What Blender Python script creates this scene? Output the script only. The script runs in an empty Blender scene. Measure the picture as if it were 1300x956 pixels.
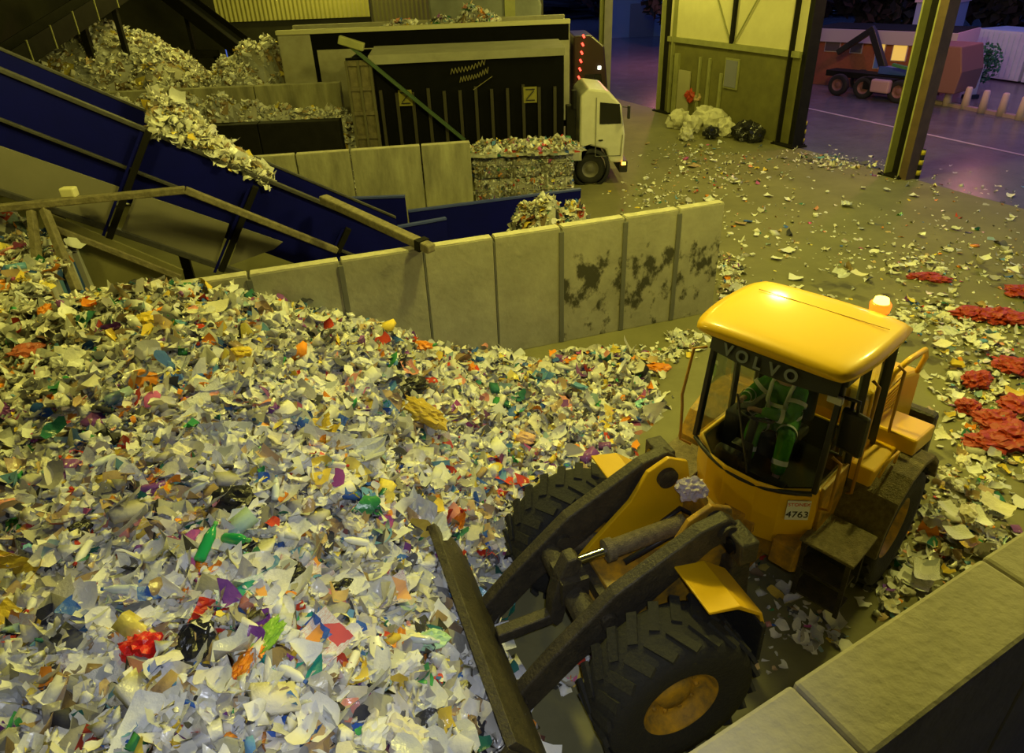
import bpy, bmesh, math, random
import numpy as np
from mathutils import Vector, Matrix, Euler, noise
R = math.radians
rnd = random.Random(7)
rng = np.random.default_rng(11)
col = bpy.context.scene.collection
PI = math.pi

# ------------------------------------------------------------------ camera model (a real camera 7 m above the hall floor)
FPX = 867.0; PX, PY = 650.0, 433.0; NX, NY = 713.0, 1992.0; H = 7.0
def _n(v):
    l = math.sqrt(sum(a*a for a in v)); return tuple(a/l for a in v)
def _x(a, b): return (a[1]*b[2]-a[2]*b[1], a[2]*b[0]-a[0]*b[2], a[0]*b[1]-a[1]*b[0])
_D = _n((NX-PX, NY-PY, FPX))
_Y = _n((-_D[2]*_D[0], -_D[2]*_D[1], 1-_D[2]*_D[2])); _Z = tuple(-a for a in _D); _X = _x(_Y, _Z)
def ray(px, py):
    c = ((px-PX)/FPX, (py-PY)/FPX, 1); return [sum(c[i]*A[i] for i in range(3)) for A in (_X, _Y, _Z)]
def at(px, py, z=0.0):
    r = ray(px, py); t = (z-H)/r[2]; return Vector((r[0]*t, r[1]*t, z))
def onplane(px, py, p0, d):
    r = ray(px, py); n = (-d[1], d[0]); t = (n[0]*p0[0]+n[1]*p0[1])/(n[0]*r[0]+n[1]*r[1])
    return Vector((r[0]*t, r[1]*t, H+r[2]*t))
cam = bpy.data.cameras.new('camera'); co = bpy.data.objects.new('camera', cam); col.objects.link(co)
cam.sensor_width = 36; cam.lens = FPX/1300*36; cam.shift_y = -45/1300; cam.clip_end = 400; cam.clip_start = .05
co.matrix_world = Matrix(((_X[0], -_X[1], -_X[2], 0), (_Y[0], -_Y[1], -_Y[2], 0), (_Z[0], -_Z[1], -_Z[2], H), (0, 0, 0, 1)))
bpy.context.scene.camera = co
vs = bpy.context.scene.view_settings
vs.view_transform = 'Standard'; vs.look = 'None'; vs.gamma = 1; vs.exposure = 0; vs.use_curve_mapping = False

# ------------------------------------------------------------------ materials
MC = {}
def mat(name, c, rough=.6, metal=0, noise_s=0, noise_a=.3, bump=0, bump_s=20, c2=None, emis=None, es=0, coat=0, spec=.5, streak=None):
    if name in MC: return MC[name]
    m = bpy.data.materials.new(name); m.use_nodes = True; nt = m.node_tree; b = nt.nodes['Principled BSDF']
    b.inputs['Base Color'].default_value = (*c, 1); b.inputs['Roughness'].default_value = rough; b.inputs['Metallic'].default_value = metal
    b.inputs['Specular IOR Level'].default_value = spec
    if coat: b.inputs['Coat Weight'].default_value = coat; b.inputs['Coat Roughness'].default_value = .12
    if emis: b.inputs['Emission Color'].default_value = (*emis, 1); b.inputs['Emission Strength'].default_value = es
    tc = nt.nodes.new('ShaderNodeTexCoord'); src = tc.outputs['Object']
    if streak:
        mp = nt.nodes.new('ShaderNodeMapping'); mp.inputs['Scale'].default_value = streak; nt.links.new(src, mp.inputs['Vector']); src2 = mp.outputs['Vector']
    else: src2 = src
    if noise_s:
        n = nt.nodes.new('ShaderNodeTexNoise'); n.inputs['Scale'].default_value = noise_s; n.inputs['Detail'].default_value = 8; n.inputs['Roughness'].default_value = .65
        nt.links.new(src2, n.inputs['Vector'])
        r = nt.nodes.new('ShaderNodeValToRGB'); r.color_ramp.elements[0].position = .5-noise_a/2; r.color_ramp.elements[1].position = .5+noise_a/2
        r.color_ramp.elements[0].color = (*(c2 or tuple(v*.45 for v in c)), 1); r.color_ramp.elements[1].color = (*c, 1)
        nt.links.new(n.outputs['Fac'], r.inputs['Fac']); nt.links.new(r.outputs['Color'], b.inputs['Base Color'])
    if bump:
        n = nt.nodes.new('ShaderNodeTexNoise'); n.inputs['Scale'].default_value = bump_s; n.inputs['Detail'].default_value = 6
        nt.links.new(src, n.inputs['Vector'])
        bm = nt.nodes.new('ShaderNodeBump'); bm.inputs['Strength'].default_value = bump; bm.inputs['Distance'].default_value = .03
        nt.links.new(n.outputs['Fac'], bm.inputs['Height']); nt.links.new(bm.outputs['Normal'], b.inputs['Normal'])
    MC[name] = m; return m
def glass(name, tint, refl=.5):
    m = bpy.data.materials.new(name); m.use_nodes = True; nt = m.node_tree; nt.nodes.clear()
    o = nt.nodes.new('ShaderNodeOutputMaterial'); mx = nt.nodes.new('ShaderNodeMixShader'); t = nt.nodes.new('ShaderNodeBsdfTransparent'); g = nt.nodes.new('ShaderNodeBsdfGlossy')
    fr = nt.nodes.new('ShaderNodeFresnel'); fr.inputs['IOR'].default_value = 1.45; ml = nt.nodes.new('ShaderNodeMath'); ml.operation = 'MULTIPLY'; ml.inputs[1].default_value = refl
    t.inputs['Color'].default_value = (*tint, 1); g.inputs['Roughness'].default_value = .05
    nt.links.new(fr.outputs[0], ml.inputs[0]); nt.links.new(ml.outputs[0], mx.inputs[0]); nt.links.new(t.outputs[0], mx.inputs[1]); nt.links.new(g.outputs[0], mx.inputs[2]); nt.links.new(mx.outputs[0], o.inputs[0])
    return m
CONC = mat('concrete', (.42, .40, .30), .85, noise_s=1.6, noise_a=.55, c2=(.25, .24, .18), bump=.35, bump_s=9)
CONCD = mat('concrete_scraped', (.42, .40, .30), .85, noise_s=1.6, noise_a=.55, c2=(.25, .24, .18), bump=.35, bump_s=9)
def _dirt(m):
    nt = m.node_tree; b = nt.nodes['Principled BSDF']; src = b.inputs['Base Color'].links[0].from_socket
    tc = nt.nodes.new('ShaderNodeTexCoord'); mp = nt.nodes.new('ShaderNodeMapping'); mp.inputs['Rotation'].default_value = (0, .5, 0); mp.inputs['Scale'].default_value = (1.4, 1.4, 1.0); nt.links.new(tc.outputs['Object'], mp.inputs['Vector'])
    n = nt.nodes.new('ShaderNodeTexNoise'); n.inputs['Scale'].default_value = 2.6; n.inputs['Detail'].default_value = 7; n.inputs['Roughness'].default_value = .6; nt.links.new(mp.outputs[0], n.inputs['Vector'])
    sp = nt.nodes.new('ShaderNodeSeparateXYZ'); nt.links.new(tc.outputs['Object'], sp.inputs[0])
    mr = nt.nodes.new('ShaderNodeMapRange'); mr.inputs['From Min'].default_value = .2; mr.inputs['From Max'].default_value = 1.5; mr.inputs['To Min'].default_value = -.03; mr.inputs['To Max'].default_value = .10; nt.links.new(sp.outputs['Z'], mr.inputs['Value'])
    m2 = nt.nodes.new('ShaderNodeMapRange'); m2.inputs['From Min'].default_value = 1.6; m2.inputs['From Max'].default_value = 2.1; m2.inputs['To Min'].default_value = 0; m2.inputs['To Max'].default_value = -.3; nt.links.new(sp.outputs['Z'], m2.inputs['Value'])
    a1 = nt.nodes.new('ShaderNodeMath'); nt.links.new(n.outputs['Fac'], a1.inputs[0]); nt.links.new(mr.outputs[0], a1.inputs[1]); a2 = nt.nodes.new('ShaderNodeMath'); nt.links.new(a1.outputs[0], a2.inputs[0]); nt.links.new(m2.outputs[0], a2.inputs[1])
    r = nt.nodes.new('ShaderNodeValToRGB'); r.color_ramp.elements[0].position = .54; r.color_ramp.elements[1].position = .64; nt.links.new(a2.outputs[0], r.inputs['Fac'])
    mx = nt.nodes.new('ShaderNodeMix'); mx.data_type = 'RGBA'; nt.links.new(r.outputs['Color'], mx.inputs[0]); nt.links.new(src, mx.inputs[6]); mx.inputs[7].default_value = (.05, .048, .03, 1); nt.links.new(mx.outputs[2], b.inputs['Base Color'])
_dirt(CONCD)
CONCTOP = mat('concrete_edge', (.62, .58, .42), .9, noise_s=5, noise_a=.5, c2=(.36, .33, .24), bump=.5, bump_s=22)
CONC2 = mat('concrete_old', (.40, .38, .24), .85, noise_s=1.2, noise_a=.35, c2=(.16, .15, .1), bump=.4, bump_s=8, streak=(1.6, 1.6, .35))
CONC3 = mat('concrete_parapet', (.42, .38, .30), .85, noise_s=2.2, noise_a=.5, c2=(.27, .25, .2), bump=.4, bump_s=14)
JOINT = mat('joint', (.13, .13, .115), .6)
YEL = mat('yellow_paint', (.84, .50, .004), .4, noise_s=3, noise_a=.9, c2=(.70, .40, .004), coat=.25)
YELD = mat('yellow_dirty', (.62, .33, .012), .5, noise_s=6, noise_a=.4, c2=(.12, .085, .03))
GRIME = mat('grimy_steel', (.085, .070, .042), .55, metal=.25, noise_s=7, noise_a=.5, c2=(.03, .026, .02), bump=.5, bump_s=30)
GRIMEL = mat('dusty_grip', (.24, .19, .09), .7, noise_s=16, noise_a=.5, c2=(.07, .055, .03), bump=.7, bump_s=60)
STEEL = mat('rod_chrome', (.7, .7, .68), .18, metal=1)
RUB = mat('tyre_rubber', (.020, .019, .015), .85, noise_s=5, noise_a=.5, c2=(.015, .014, .012), bump=.5, bump_s=25)
BLK = mat('black_plastic', (.018, .018, .02), .4)
BLK2 = mat('black_matt', (.012, .012, .012), .8)
SEAT = mat('seat_fabric', (.04, .04, .045), .9)
BLUE = mat('blue_steel', (.003, .004, .16), .6, noise_s=1.5, noise_a=.7, c2=(.002, .003, .09), spec=.12)
GREYP = mat('grey_panel', (.24, .22, .17), .7, noise_s=1.1, noise_a=.7, c2=(.17, .16, .12))
RAILM = mat('grey_rail', (.075, .072, .078), .6, noise_s=8, noise_a=.5)
RUSTB = mat('dusty_beam', (.30, .26, .16), .8, noise_s=8, noise_a=.5, c2=(.10, .085, .05), bump=.5, bump_s=18)
OLIVE = mat('olive_board', (.24, .22, .10), .8, noise_s=1.3, noise_a=.6, c2=(.13, .12, .055))
DARKS = mat('dark_steel', (.014, .013, .010), .7, spec=.15, noise_s=3, noise_a=.5)
TRUCKB = mat('black_container', (.004, .004, .004), .7, spec=.08, noise_s=1.5, noise_a=.5)
RUSTY = mat('rusty_ribs', (.20, .17, .09), .8, noise_s=5, noise_a=.5, c2=(.06, .05, .03))
CABW = mat('white_paint', (.62, .60, .52), .35, noise_s=3, noise_a=.5, c2=(.5, .48, .4))
LORRYG = mat('cream_side', (.40, .38, .28), .6, noise_s=2, noise_a=.5, c2=(.28, .26, .18))
COLM = mat('green_steel', (.30, .30, .12), .6, noise_s=2, noise_a=.5, c2=(.2, .2, .08))
COLMR = mat('brown_steel', (.13, .08, .045), .7, noise_s=2, noise_a=.5)
SKIN = mat('skin', (.55, .33, .22), .6)
HIVIS = mat('green_fabric', (.09, .40, .02), .8, noise_s=12, noise_a=.5, c2=(.05, .24, .015), bump=.5, bump_s=25)
REFL = mat('silver_tape', (.93, .93, .93), .4)
TROU = mat('navy_cloth', (.02, .022, .04), .9)
GLASS = glass('cab_glass', (.80, .84, .80), .55)
DGLASS = mat('dark_glass', (.01, .01, .012), .08)

# ------------------------------------------------------------------ mesh builder
def rotm(rx=0, ry=0, rz=0): return Euler((rx, ry, rz)).to_matrix().to_4x4()
class MB:
    def __init__(s): s.bm = bmesh.new(); s.mi = 0; s.sm = set()
    def _add(s, vs, fs, smooth=False):
        v = [s.bm.verts.new(p) for p in vs]
        for f in fs:
            try:
                g = s.bm.faces.new([v[i] for i in f]); g.material_index = s.mi; g.smooth = smooth
            except ValueError: pass
        return s
    def box(s, c, d, m=None):
        x, y, z = (a/2 for a in d); M = Matrix.Translation(c) @ (m or Matrix())
        vs = [M @ Vector((i*x, j*y, k*z)) for i in (-1, 1) for j in (-1, 1) for k in (-1, 1)]
        return s._add(vs, [(0, 1, 3, 2), (4, 6, 7, 5), (0, 4, 5, 1), (2, 3, 7, 6), (0, 2, 6, 4), (1, 5, 7, 3)])
    def bar(s, a, b, w, h, up=(0, 0, 1)):
        a, b = Vector(a), Vector(b); d = (b-a); L = d.length; x = d.normalized(); u = Vector(up)
        y = u.cross(x)
        if y.length < 1e-4: y = Vector((0, 1, 0)).cross(x)
        y.normalize(); z = x.cross(y); m = Matrix((x, y, z)).transposed().to_4x4()
        return s.box((a+b)/2, (L, w, h), m)
    def cyl(s, a, b, r, r2=None, n=14, cap=True):
        a, b = Vector(a), Vector(b); r2 = r if r2 is None else r2; d = (b-a).normalized()
        u = d.orthogonal().normalized(); w = d.cross(u)
        vs = []
        for p, q in ((a, r), (b, r2)):
            for i in range(n):
                t = 2*PI*i/n; vs.append(p+(u*math.cos(t)+w*math.sin(t))*q)
        s._add(vs, [(i, (i+1) % n, n+(i+1) % n, n+i) for i in range(n)], True)
        if cap: s._add(vs, [tuple(range(n-1, -1, -1)), tuple(range(n, 2*n))])
        return s
    def tube(s, pts, r, n=8):
        pts = [Vector(p) for p in pts]
        prev = None; vs = []; fs = []
        for k, p in enumerate(pts):
            d = (pts[min(k+1, len(pts)-1)]-pts[max(k-1, 0)]).normalized()
            u = d.orthogonal().normalized() if prev is None else (prev-d*prev.dot(d)).normalized()
            prev = u; w = d.cross(u)
            for i in range(n):
                t = 2*PI*i/n; vs.append(p+(u*math.cos(t)+w*math.sin(t))*r)
        for k in range(len(pts)-1):
            for i in range(n): fs.append((k*n+i, k*n+(i+1) % n, (k+1)*n+(i+1) % n, (k+1)*n+i))
        fs += [tuple(range(n-1, -1, -1)), tuple(range((len(pts)-1)*n, len(pts)*n))]
        return s._add(vs, fs, True)
    def prism(s, poly, y0, y1, axis='y', m=None):
        # poly in (x,z) extruded along y; axis 'z': poly (x,y) extruded along z; axis 'x': poly (y,z) along x
        def P(a, b, t): return {'y': (a, t, b), 'z': (a, b, t), 'x': (t, a, b)}[axis]
        n = len(poly); M = m or Matrix()
        vs = [M @ Vector(P(a, b, y0)) for a, b in poly]+[M @ Vector(P(a, b, y1)) for a, b in poly]
        return s._add(vs, [(i, (i+1) % n, n+(i+1) % n, n+i) for i in range(n)]+[tuple(range(n-1, -1, -1)), tuple(range(n, 2*n))])
    def lathe(s, prof, c=(0, 0, 0), axis='y', n=40):
        # prof: (radius, along)
        vs = []; fs = []; m = len(prof); c = Vector(c)
        for i in range(n):
            t = 2*PI*i/n
            for r, a in prof:
                v = (r*math.cos(t), a, r*math.sin(t)) if axis == 'y' else (r*math.cos(t), r*math.sin(t), a)
                vs.append(c+Vector(v))
        for i in range(n):
            for j in range(m-1): fs.append((i*m+j, ((i+1) % n)*m+j, ((i+1) % n)*m+j+1, i*m+j+1))
        return s._add(vs, fs, True)
    def quad(s, *p): return s._add([Vector(q) for q in p], [tuple(range(len(p)))])
    def sheet(s, pts, t, nrm):
        n = len(pts); o = Vector(nrm).normalized()*t; vs = [Vector(p) for p in pts]+[Vector(p)+o for p in pts]
        return s._add(vs, [(i, (i+1) % n, n+(i+1) % n, n+i) for i in range(n)]+[tuple(range(n-1, -1, -1)), tuple(range(n, 2*n))])
    def build(s, name, mats, parent=None, bevel=0, seg=2, M=None, auto=False):
        if M is not None: s.bm.transform(M)
        bmesh.ops.recalc_face_normals(s.bm, faces=s.bm.faces)
        me = bpy.data.meshes.new(name); s.bm.to_mesh(me); s.bm.free()
        for m in (mats if isinstance(mats, (list, tuple)) else [mats]): me.materials.append(m)
        o = bpy.data.objects.new(name, me); col.objects.link(o)
        if parent: o.parent = parent
        if bevel:
            b = o.modifiers.new('b', 'BEVEL'); b.width = bevel; b.segments = seg; b.limit_method = 'ANGLE'; b.angle_limit = R(35)
        return o
def tag(o, label=None, cat=None, group=None, kind=None):
    if label: o['label'] = label
    if cat: o['category'] = cat
    if group: o['group'] = group
    if kind: o['kind'] = kind
    return o
def empty(name, loc=(0, 0, 0), rz=0):
    o = bpy.data.objects.new(name, None); col.objects.link(o); o.location = loc; o.rotation_euler = (0, 0, rz); o.empty_display_size = .2; return o
def text(name, body, size, m, parent, M, ext=.004, font_w=1.0, label=None, bold=0.0):
    cu = bpy.data.curves.new(name, 'FONT'); cu.body = body; cu.size = size; cu.extrude = ext; cu.align_x = 'CENTER'; cu.align_y = 'CENTER'; cu.offset = bold; cu.space_character = font_w
    t = bpy.data.objects.new(name, cu); col.objects.link(t); dg = bpy.context.evaluated_depsgraph_get(); dg.update()
    me = bpy.data.meshes.new_from_object(t.evaluated_get(dg)); bpy.data.objects.remove(t); me.transform(M)
    me.materials.clear(); me.materials.append(m)
    o = bpy.data.objects.new(name, me); col.objects.link(o)
    if parent: o.parent = parent
    if label: o['label'] = label
    return o
# ------------------------------------------------------------------ the setting
EX0 = Vector((13.72, 23.43)); ED = Vector((-.394, .919)).normalized()   # line of the open side of the hall
def edge(t, off=0): p = EX0+ED*t+Vector((ED.y, -ED.x))*off; return (p.x, p.y)
def struct(o): o['kind'] = 'structure'; return o
FLO = mat('floor_concrete', (.235, .222, .10), .75, noise_s=.55, noise_a=.6, c2=(.12, .112, .048), bump=.25, bump_s=6)
fnt = FLO.node_tree
a, b = edge(36), edge(-32)
m = MB(); m.quad((-26, -6, 0), (b[0], b[1]-0, 0), (a[0], a[1], 0), (-26, 56, 0)); struct(m.build('floor', FLO))
ASP = mat('yard_asphalt', (.17, .16, .19), .25, noise_s=.8, noise_a=.6, c2=(.09, .085, .09), bump=.2, bump_s=12)
m = MB(); m.quad((b[0], b[1], -.005), (120, -60, -.005), (120, 200, -.005), (-40, 200, -.005), (a[0], a[1], -.005)); struct(m.build('ground', ASP))
CEILM = mat('roof_sheet', (.05, .05, .04), .8)
m = MB(); m.quad((-26, -6, 9.2), (b[0]+1, b[1], 9.2), (a[0]+1, a[1], 9.2), (-26, 56, 9.2)); struct(m.build('ceiling', CEILM))
DW = mat('dark_wall', (.06, .058, .035), .8, noise_s=.8, noise_a=.6)
m = MB(); m.box((-26.1, 25, 4.6), (.2, 62, 9.2)); struct(m.build('wall_left', DW))
m = MB(); m.box((0, -6.1, 4.6), (52, .2, 9.2)); struct(m.build('wall_rear', DW))
# far wall: yellow lit corrugated cladding on the left, darker sheet to its right
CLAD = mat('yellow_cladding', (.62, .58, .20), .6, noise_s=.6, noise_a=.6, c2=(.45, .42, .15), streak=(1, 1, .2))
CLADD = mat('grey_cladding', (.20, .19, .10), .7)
def corrug(x0, x1, z0, z1, y, pitch=.28, dep=.08):
    m = MB(); n = int((x1-x0)/pitch*2); pts = [(x0+(x1-x0)*i/n, y+(dep if i % 2 else 0)) for i in range(n+1)]
    for p, q in zip(pts, pts[1:]): m.quad((p[0], p[1], z0), (q[0], q[1], z0), (q[0], q[1], z1), (p[0], p[1], z1))
    return m
YB = 49.0
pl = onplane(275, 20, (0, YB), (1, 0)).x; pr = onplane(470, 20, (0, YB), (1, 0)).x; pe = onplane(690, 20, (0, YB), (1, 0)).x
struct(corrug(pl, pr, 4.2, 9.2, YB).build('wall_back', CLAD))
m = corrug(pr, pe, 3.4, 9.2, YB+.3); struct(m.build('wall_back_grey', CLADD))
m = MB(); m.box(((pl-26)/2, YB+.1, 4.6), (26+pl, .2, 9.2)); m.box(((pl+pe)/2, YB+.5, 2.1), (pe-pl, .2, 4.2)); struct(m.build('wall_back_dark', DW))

# main bay wall: prestressed concrete panels with steel posts in their joints
WP = Vector((4.47, 13.67)); WD = Vector((-.953, -.302)).normalized(); WN = Vector((-WD.y, WD.x))
def wx(s, z=0, off=0): p = WP+WD*s+WN*off; return Vector((p.x, p.y, z))
def ws(px, py, z=2.5): p = at(px, py, z); return (Vector((p.x, p.y))-WP).dot(WD)
def panel_wall(name, label, s_list, z1, pt, mw, mtop, thick=.22, cat='wall', dirty=0):
    root = empty(name, pt(0, 0)); inv = Matrix.Translation(-Vector(pt(0, 0)))
    for ip, (s0, s1) in enumerate(zip(s_list, s_list[1:])):
        g = .02
        m = MB(); a0 = pt(s0+g, 0); a1 = pt(s1-g, 0); ang = math.atan2(a1.y-a0.y, a1.x-a0.x); c = (a0+a1)/2; L = (a1-a0).length
        m.box((c.x, c.y, z1/2), (L, thick, z1), rotm(rz=ang)); m.mi = 1
        m.box((c.x, c.y, z1+.012), (L-.02, thick-.02, .024), rotm(rz=ang))
        m.build('panel', [CONCD if ip < dirty else mw, mtop], root, bevel=.015, M=inv)
    tag(root, label, cat); return root, inv
jpx = [(917, 256), (862, 266), (794, 277), (713, 290), (625, 301), (535, 313), (430, 328), (315, 345), (200, 365)]
S = [max(0, ws(*p)) for p in jpx]; S += [S[-1]+1.6*i for i in (1,)]
wall, winv = panel_wall('concrete_wall', 'long bare concrete panel wall behind the main waste heap', S, 2.5, lambda s, z: wx(s, z), CONC, CONCTOP, dirty=3)
for i, s in enumerate(S[1:-1]):
    m = MB(); wide = i in (0, 1, 2, 5, 6, 7)
    ang = math.atan2(WD.y, WD.x)
    m.box(wx(s, 1.22), (.10 if wide else .03, .27 if wide else .225, 2.42), rotm(rz=ang)); m.build('post' if wide else 'joint', JOINT, wall, bevel=.01, M=winv)
# second bay wall
p2a, p2b = at(285, 202, 2.5), at(597, 180, 2.5); D2 = (Vector((p2b.x, p2b.y))-Vector((p2a.x, p2a.y))); L2 = D2.length; D2.normalize()
def w2(s, z): return Vector((p2a.x+D2.x*s, p2a.y+D2.y*s, z))
wall2, inv2 = panel_wall('concrete_wall', 'low stained concrete bay wall in front of the black container', [0, L2*.28, L2*.5, L2*.79, L2], 2.5, w2, CONC2, CONCTOP)
# third bay walls at the back, with a second lower ledge
def simple_wall(pa, pb, z1, thick, mm, name, label, z0=0):
    a_, b_ = Vector((pa[0], pa[1])), Vector((pb[0], pb[1])); d = b_-a_; m = MB(); c = (a_+b_)/2; ang = math.atan2(d.y, d.x)
    n = max(2, int(d.length/2.4)); root = empty(name, (c.x, c.y, 0)); 
    for i in range(n):
        q = a_+d*((i+.5)/n); m = MB(); m.box((q.x-c.x, q.y-c.y, (z0+z1)/2), (d.length/n-.03, thick, z1-z0), rotm(rz=ang)); m.build('panel', mm, root, bevel=.02)
    return tag(root, label, 'wall')
Z3 = 3.4; q0, q1 = at(105, 118, Z3), at(432, 104, Z3)
simple_wall((q0.x, q0.y), (q1.x, q1.y), Z3, .4, CONC2, 'concrete_wall', 'far concrete bay wall with waste heaped behind it')
ZB = 2.6; q0, q1 = at(225, 160, ZB), at(432, 151, ZB)
simple_wall((q0.x, q0.y), (q1.x, q1.y), ZB, .5, DARKS, 'steel_barrier', 'low dark barrier below the small heap left of the black container')

# parapet in the bottom right corner
pa, pb = at(1005, 866, 3.2), at(1300, 672, 3.2); pd = (Vector((pb.x, pb.y))-Vector((pa.x, pa.y))).normalized(); pn = Vector((pd.y, -pd.x))
q = at(1230, 866, 3.2); wid = (Vector((q.x, q.y))-Vector((pa.x, pa.y))).dot(pn); print('parapet width', wid)
root = empty('concrete_parapet', (pa.x, pa.y, 0))
ang = math.atan2(pd.y, pd.x)
for k in range(-1, 4):
    c = Vector((pd.x*(k*1.9+.95), pd.y*(k*1.9+.95), 0))+Vector((pn.x, pn.y, 0))*wid/2
    m = MB(); m.box(c+Vector((0, 0, 1.6)), (1.885, wid, 3.2), rotm(rz=ang)); m.build('coping_block', CONC3, root, bevel=.03)
tag(root, 'broad concrete parapet across the bottom right corner, beside the loader', 'wall')

# ------------------------------------------------------------------ hall columns on the open side
def ibeam_col(name, t, label, w=.34, dep=.75, h=9.2, mm=None, lean=0, off=0):
    x, y = edge(t, off); root = empty(name, (x, y, 0), math.atan2(ED.y, ED.x))
    m = MB(); m.box((-w/2, 0, h/2), (.06, dep, h)); m.build('flange', mm or COLM, root, bevel=.008)
    m = MB(); m.box((w/2, 0, h/2), (.06, dep, h)); m.build('flange', mm or COLM, root, bevel=.008)
    m = MB(); m.box((0, 0, h/2), (w-.06, .05, h)); m.build('web', DARKS, root)
    if w > .5 and t < 1: m = MB(); m.box((-w/2-.17, .12, h/2), (.3, .5, h)); m.build('cover_plate', COLMR, root)
    m = MB(); m.box((0, 0, .03), (w+.3, dep+.25, .06)); [m.cyl((i*(w/2+.08), j*(dep/2+.05), .06), (i*(w/2+.08), j*(dep/2+.05), .12), .025, n=8) for i in (-1, 1) for j in (-1, 1)]; m.build('base_plate', DARKS, root)
    return tag(root, label, 'column')
cA = 13.75; cB = 5.2
ibeam_col('steel_column', .0, 'yellow green steel column nearest the camera on the open side', w=.55, dep=.75)
ibeam_col('steel_column', cB, 'wide dark steel column at the right end of the panelled bay', w=.9, dep=.55, mm=DARKS)
ibeam_col('steel_column', cA, 'steel column at the left end of the panelled bay, heap at its foot', w=.95, dep=.5)
ibeam_col('steel_column', 19.8, 'slim steel column rising behind the white truck cab', w=.5, dep=.5)
ibeam_col('steel_column', 28.5, 'farthest steel column, left of the dark truck cab', w=.5, dep=.5)
# panelled bay between the columns
rz = math.atan2(ED.y, ED.x)
def face(px, py): p = onplane(px, py, (EX0.x, EX0.y), (ED.x, ED.y)); return (Vector((p.x, p.y))-EX0).dot(ED), p.z
root = empty('panelled_bay', (EX0.x, EX0.y, 0), rz)
z_mid = face(990, 66)[1]; print('zmid', z_mid, face(895, 62))
LOWW = mat('olive_cladding', (.17, .16, .04), .8, noise_s=1.2, noise_a=.6, c2=(.09, .085, .025))
UPW = mat('cream_sheet', (.66, .62, .36), .8, noise_s=.8, noise_a=.7, c2=(.5, .46, .26), spec=.1)
m = MB(); m.box(((cA+cB)/2, 0, z_mid/2), (cA-cB, .12, z_mid)); m.build('lower_panel', LOWW, root)
m = MB(); m.box(((cA+cB)/2, 0, (z_mid+9.2)/2), (cA-cB, .06, 9.2-z_mid)); m.build('upper_sheet', UPW, root)
m = MB(); m.box(((cA+cB)/2, .1, z_mid), (cA-cB, .16, .22)); m.build('rail', COLM, root)
m = MB(); m.box((cB+(cA-cB)*.47, .1, 6.3), (.16, .14, 6)); m.build('stud', DARKS, root)
for s in (1, -1):
    c0 = cB+(cA-cB)*(.47)
    m = MB(); m.cyl((c0+.1*s, .08, z_mid+.1), (c0+s*3.6, .08, 8.9), .03); m.build('brace', COLM, root)
m = MB(); m.box((cB+(cA-cB)*.52, .1, 1.15), (.14, .12, 2.3)); m.box((cB+(cA-cB)*.62, .1, 1.4), (.14, .12, 2.9)); m.box((cB+(cA-cB)*.70, .1, 1.4), (.12, .12, 2.9)); m.box((cB+(cA-cB)*.9, .1, 1.4), (.3, .2, 2.9)); m.build('upright', COLM, root, bevel=.01)
wxc = face(931, 90); 
WG = mat('hazy_pane', (.20, .20, .26), .25)
m = MB(); m.box((wxc[0], .09, 2.35), (.9, .06, 1.25)); f = m.build('window_frame', COLM, root); m = MB(); m.box((wxc[0], .13, 2.35), (.74, .03, 1.1)); m.build('pane', WG, f)
m = MB(); m.box((cA-1.5, .12, 1.1), (.9, .06, 2.1)); m.build('door', mat('pale_door', (.35, .33, .2), .6), root)
tag(root, 'panelled bay with cream upper sheets between two dark columns', 'partition')

# ------------------------------------------------------------------ yellow-black bollards by the columns
BY = mat('bollard_yellow', (.55, .45, .02), .6)
def bollard(px, py, label, h=1.0, c=(BY, BLK)):
    p = at(px, py, 0); root = empty('bollard', p)
    m = MB(); m.lathe([(0, 0), (.1, 0), (.1, h*.95), (.085, h), (0, h)], axis='z', n=16); m.build('post', c[1], root)
    for z in (.2, .55, .88):
        m = MB(); m.lathe([(.1, z*h-.08), (.104, z*h-.08), (.104, z*h+.08), (.1, z*h+.08)], axis='z', n=16); m.build('band', c[0], root)
    return tag(root, label, 'bollard')
bollard(1163, 226, 'yellow and black bollard at the foot of the nearest steel column')
bollard(1017, 184, 'yellow and black bollard beside the wide dark steel column')
PB = mat('pale_post', (.62, .45, .42), .7)
for i, (px, py) in enumerate([(1201, 134), (1224, 138), (1246, 143), (1270, 147), (1294, 152)]):
    p = at(px, py, 0); o = MB().lathe([(0, 0), (.2, 0), (.14, .95), (.1, 1.0), (0, 1.0)], axis='z', n=14).build('kerb_post', PB)
    o.location = p; tag(o, 'pale stubby post in the row along the yard kerb', 'bollard', 'pale posts along the yard kerb')
x, y, _z = at(833, 46); root = empty('warehouse', (x, y, 0)); m = MB(); m.box((0, 3, 2.2), (9, 6, 4.4)); m.build('wall', mat('dusk_tinted_wall', (.2, .3, .5), .6), root); m = MB(); m.box((0, 2.9, 4.5), (9.4, 6.6, .3)); m.build('roof', DARKS, root); m = MB(); m.box((-1.5, -.03, 1.5), (2.4, .08, 3)); m.build('shutter', mat('dim_shutter', (.12, .15, .25), .5), root)  # wall colour carries the blue of the dusk light
tag(root, 'distant low warehouse tinted by dusk light seen between the truck and the panelled bay', 'building')
# kerb and painted line in the yard
KB = mat('kerb', (.35, .25, .24), .8); LN = mat('road_line', (.5, .42, .42), .7)
a_, b_ = at(1165, 127), at(1330, 158); m = MB(); m.bar((a_.x, a_.y, .07), (b_.x, b_.y, .07), .3, .15); tag(m.build('kerb', KB), kind='structure')
a_, b_ = at(1005, 133), at(1340, 206); m = MB(); m.bar((a_.x, a_.y, .004), (b_.x, b_.y, .004), .16, .006); tag(m.build('road_marking', LN), kind='structure')

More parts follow.
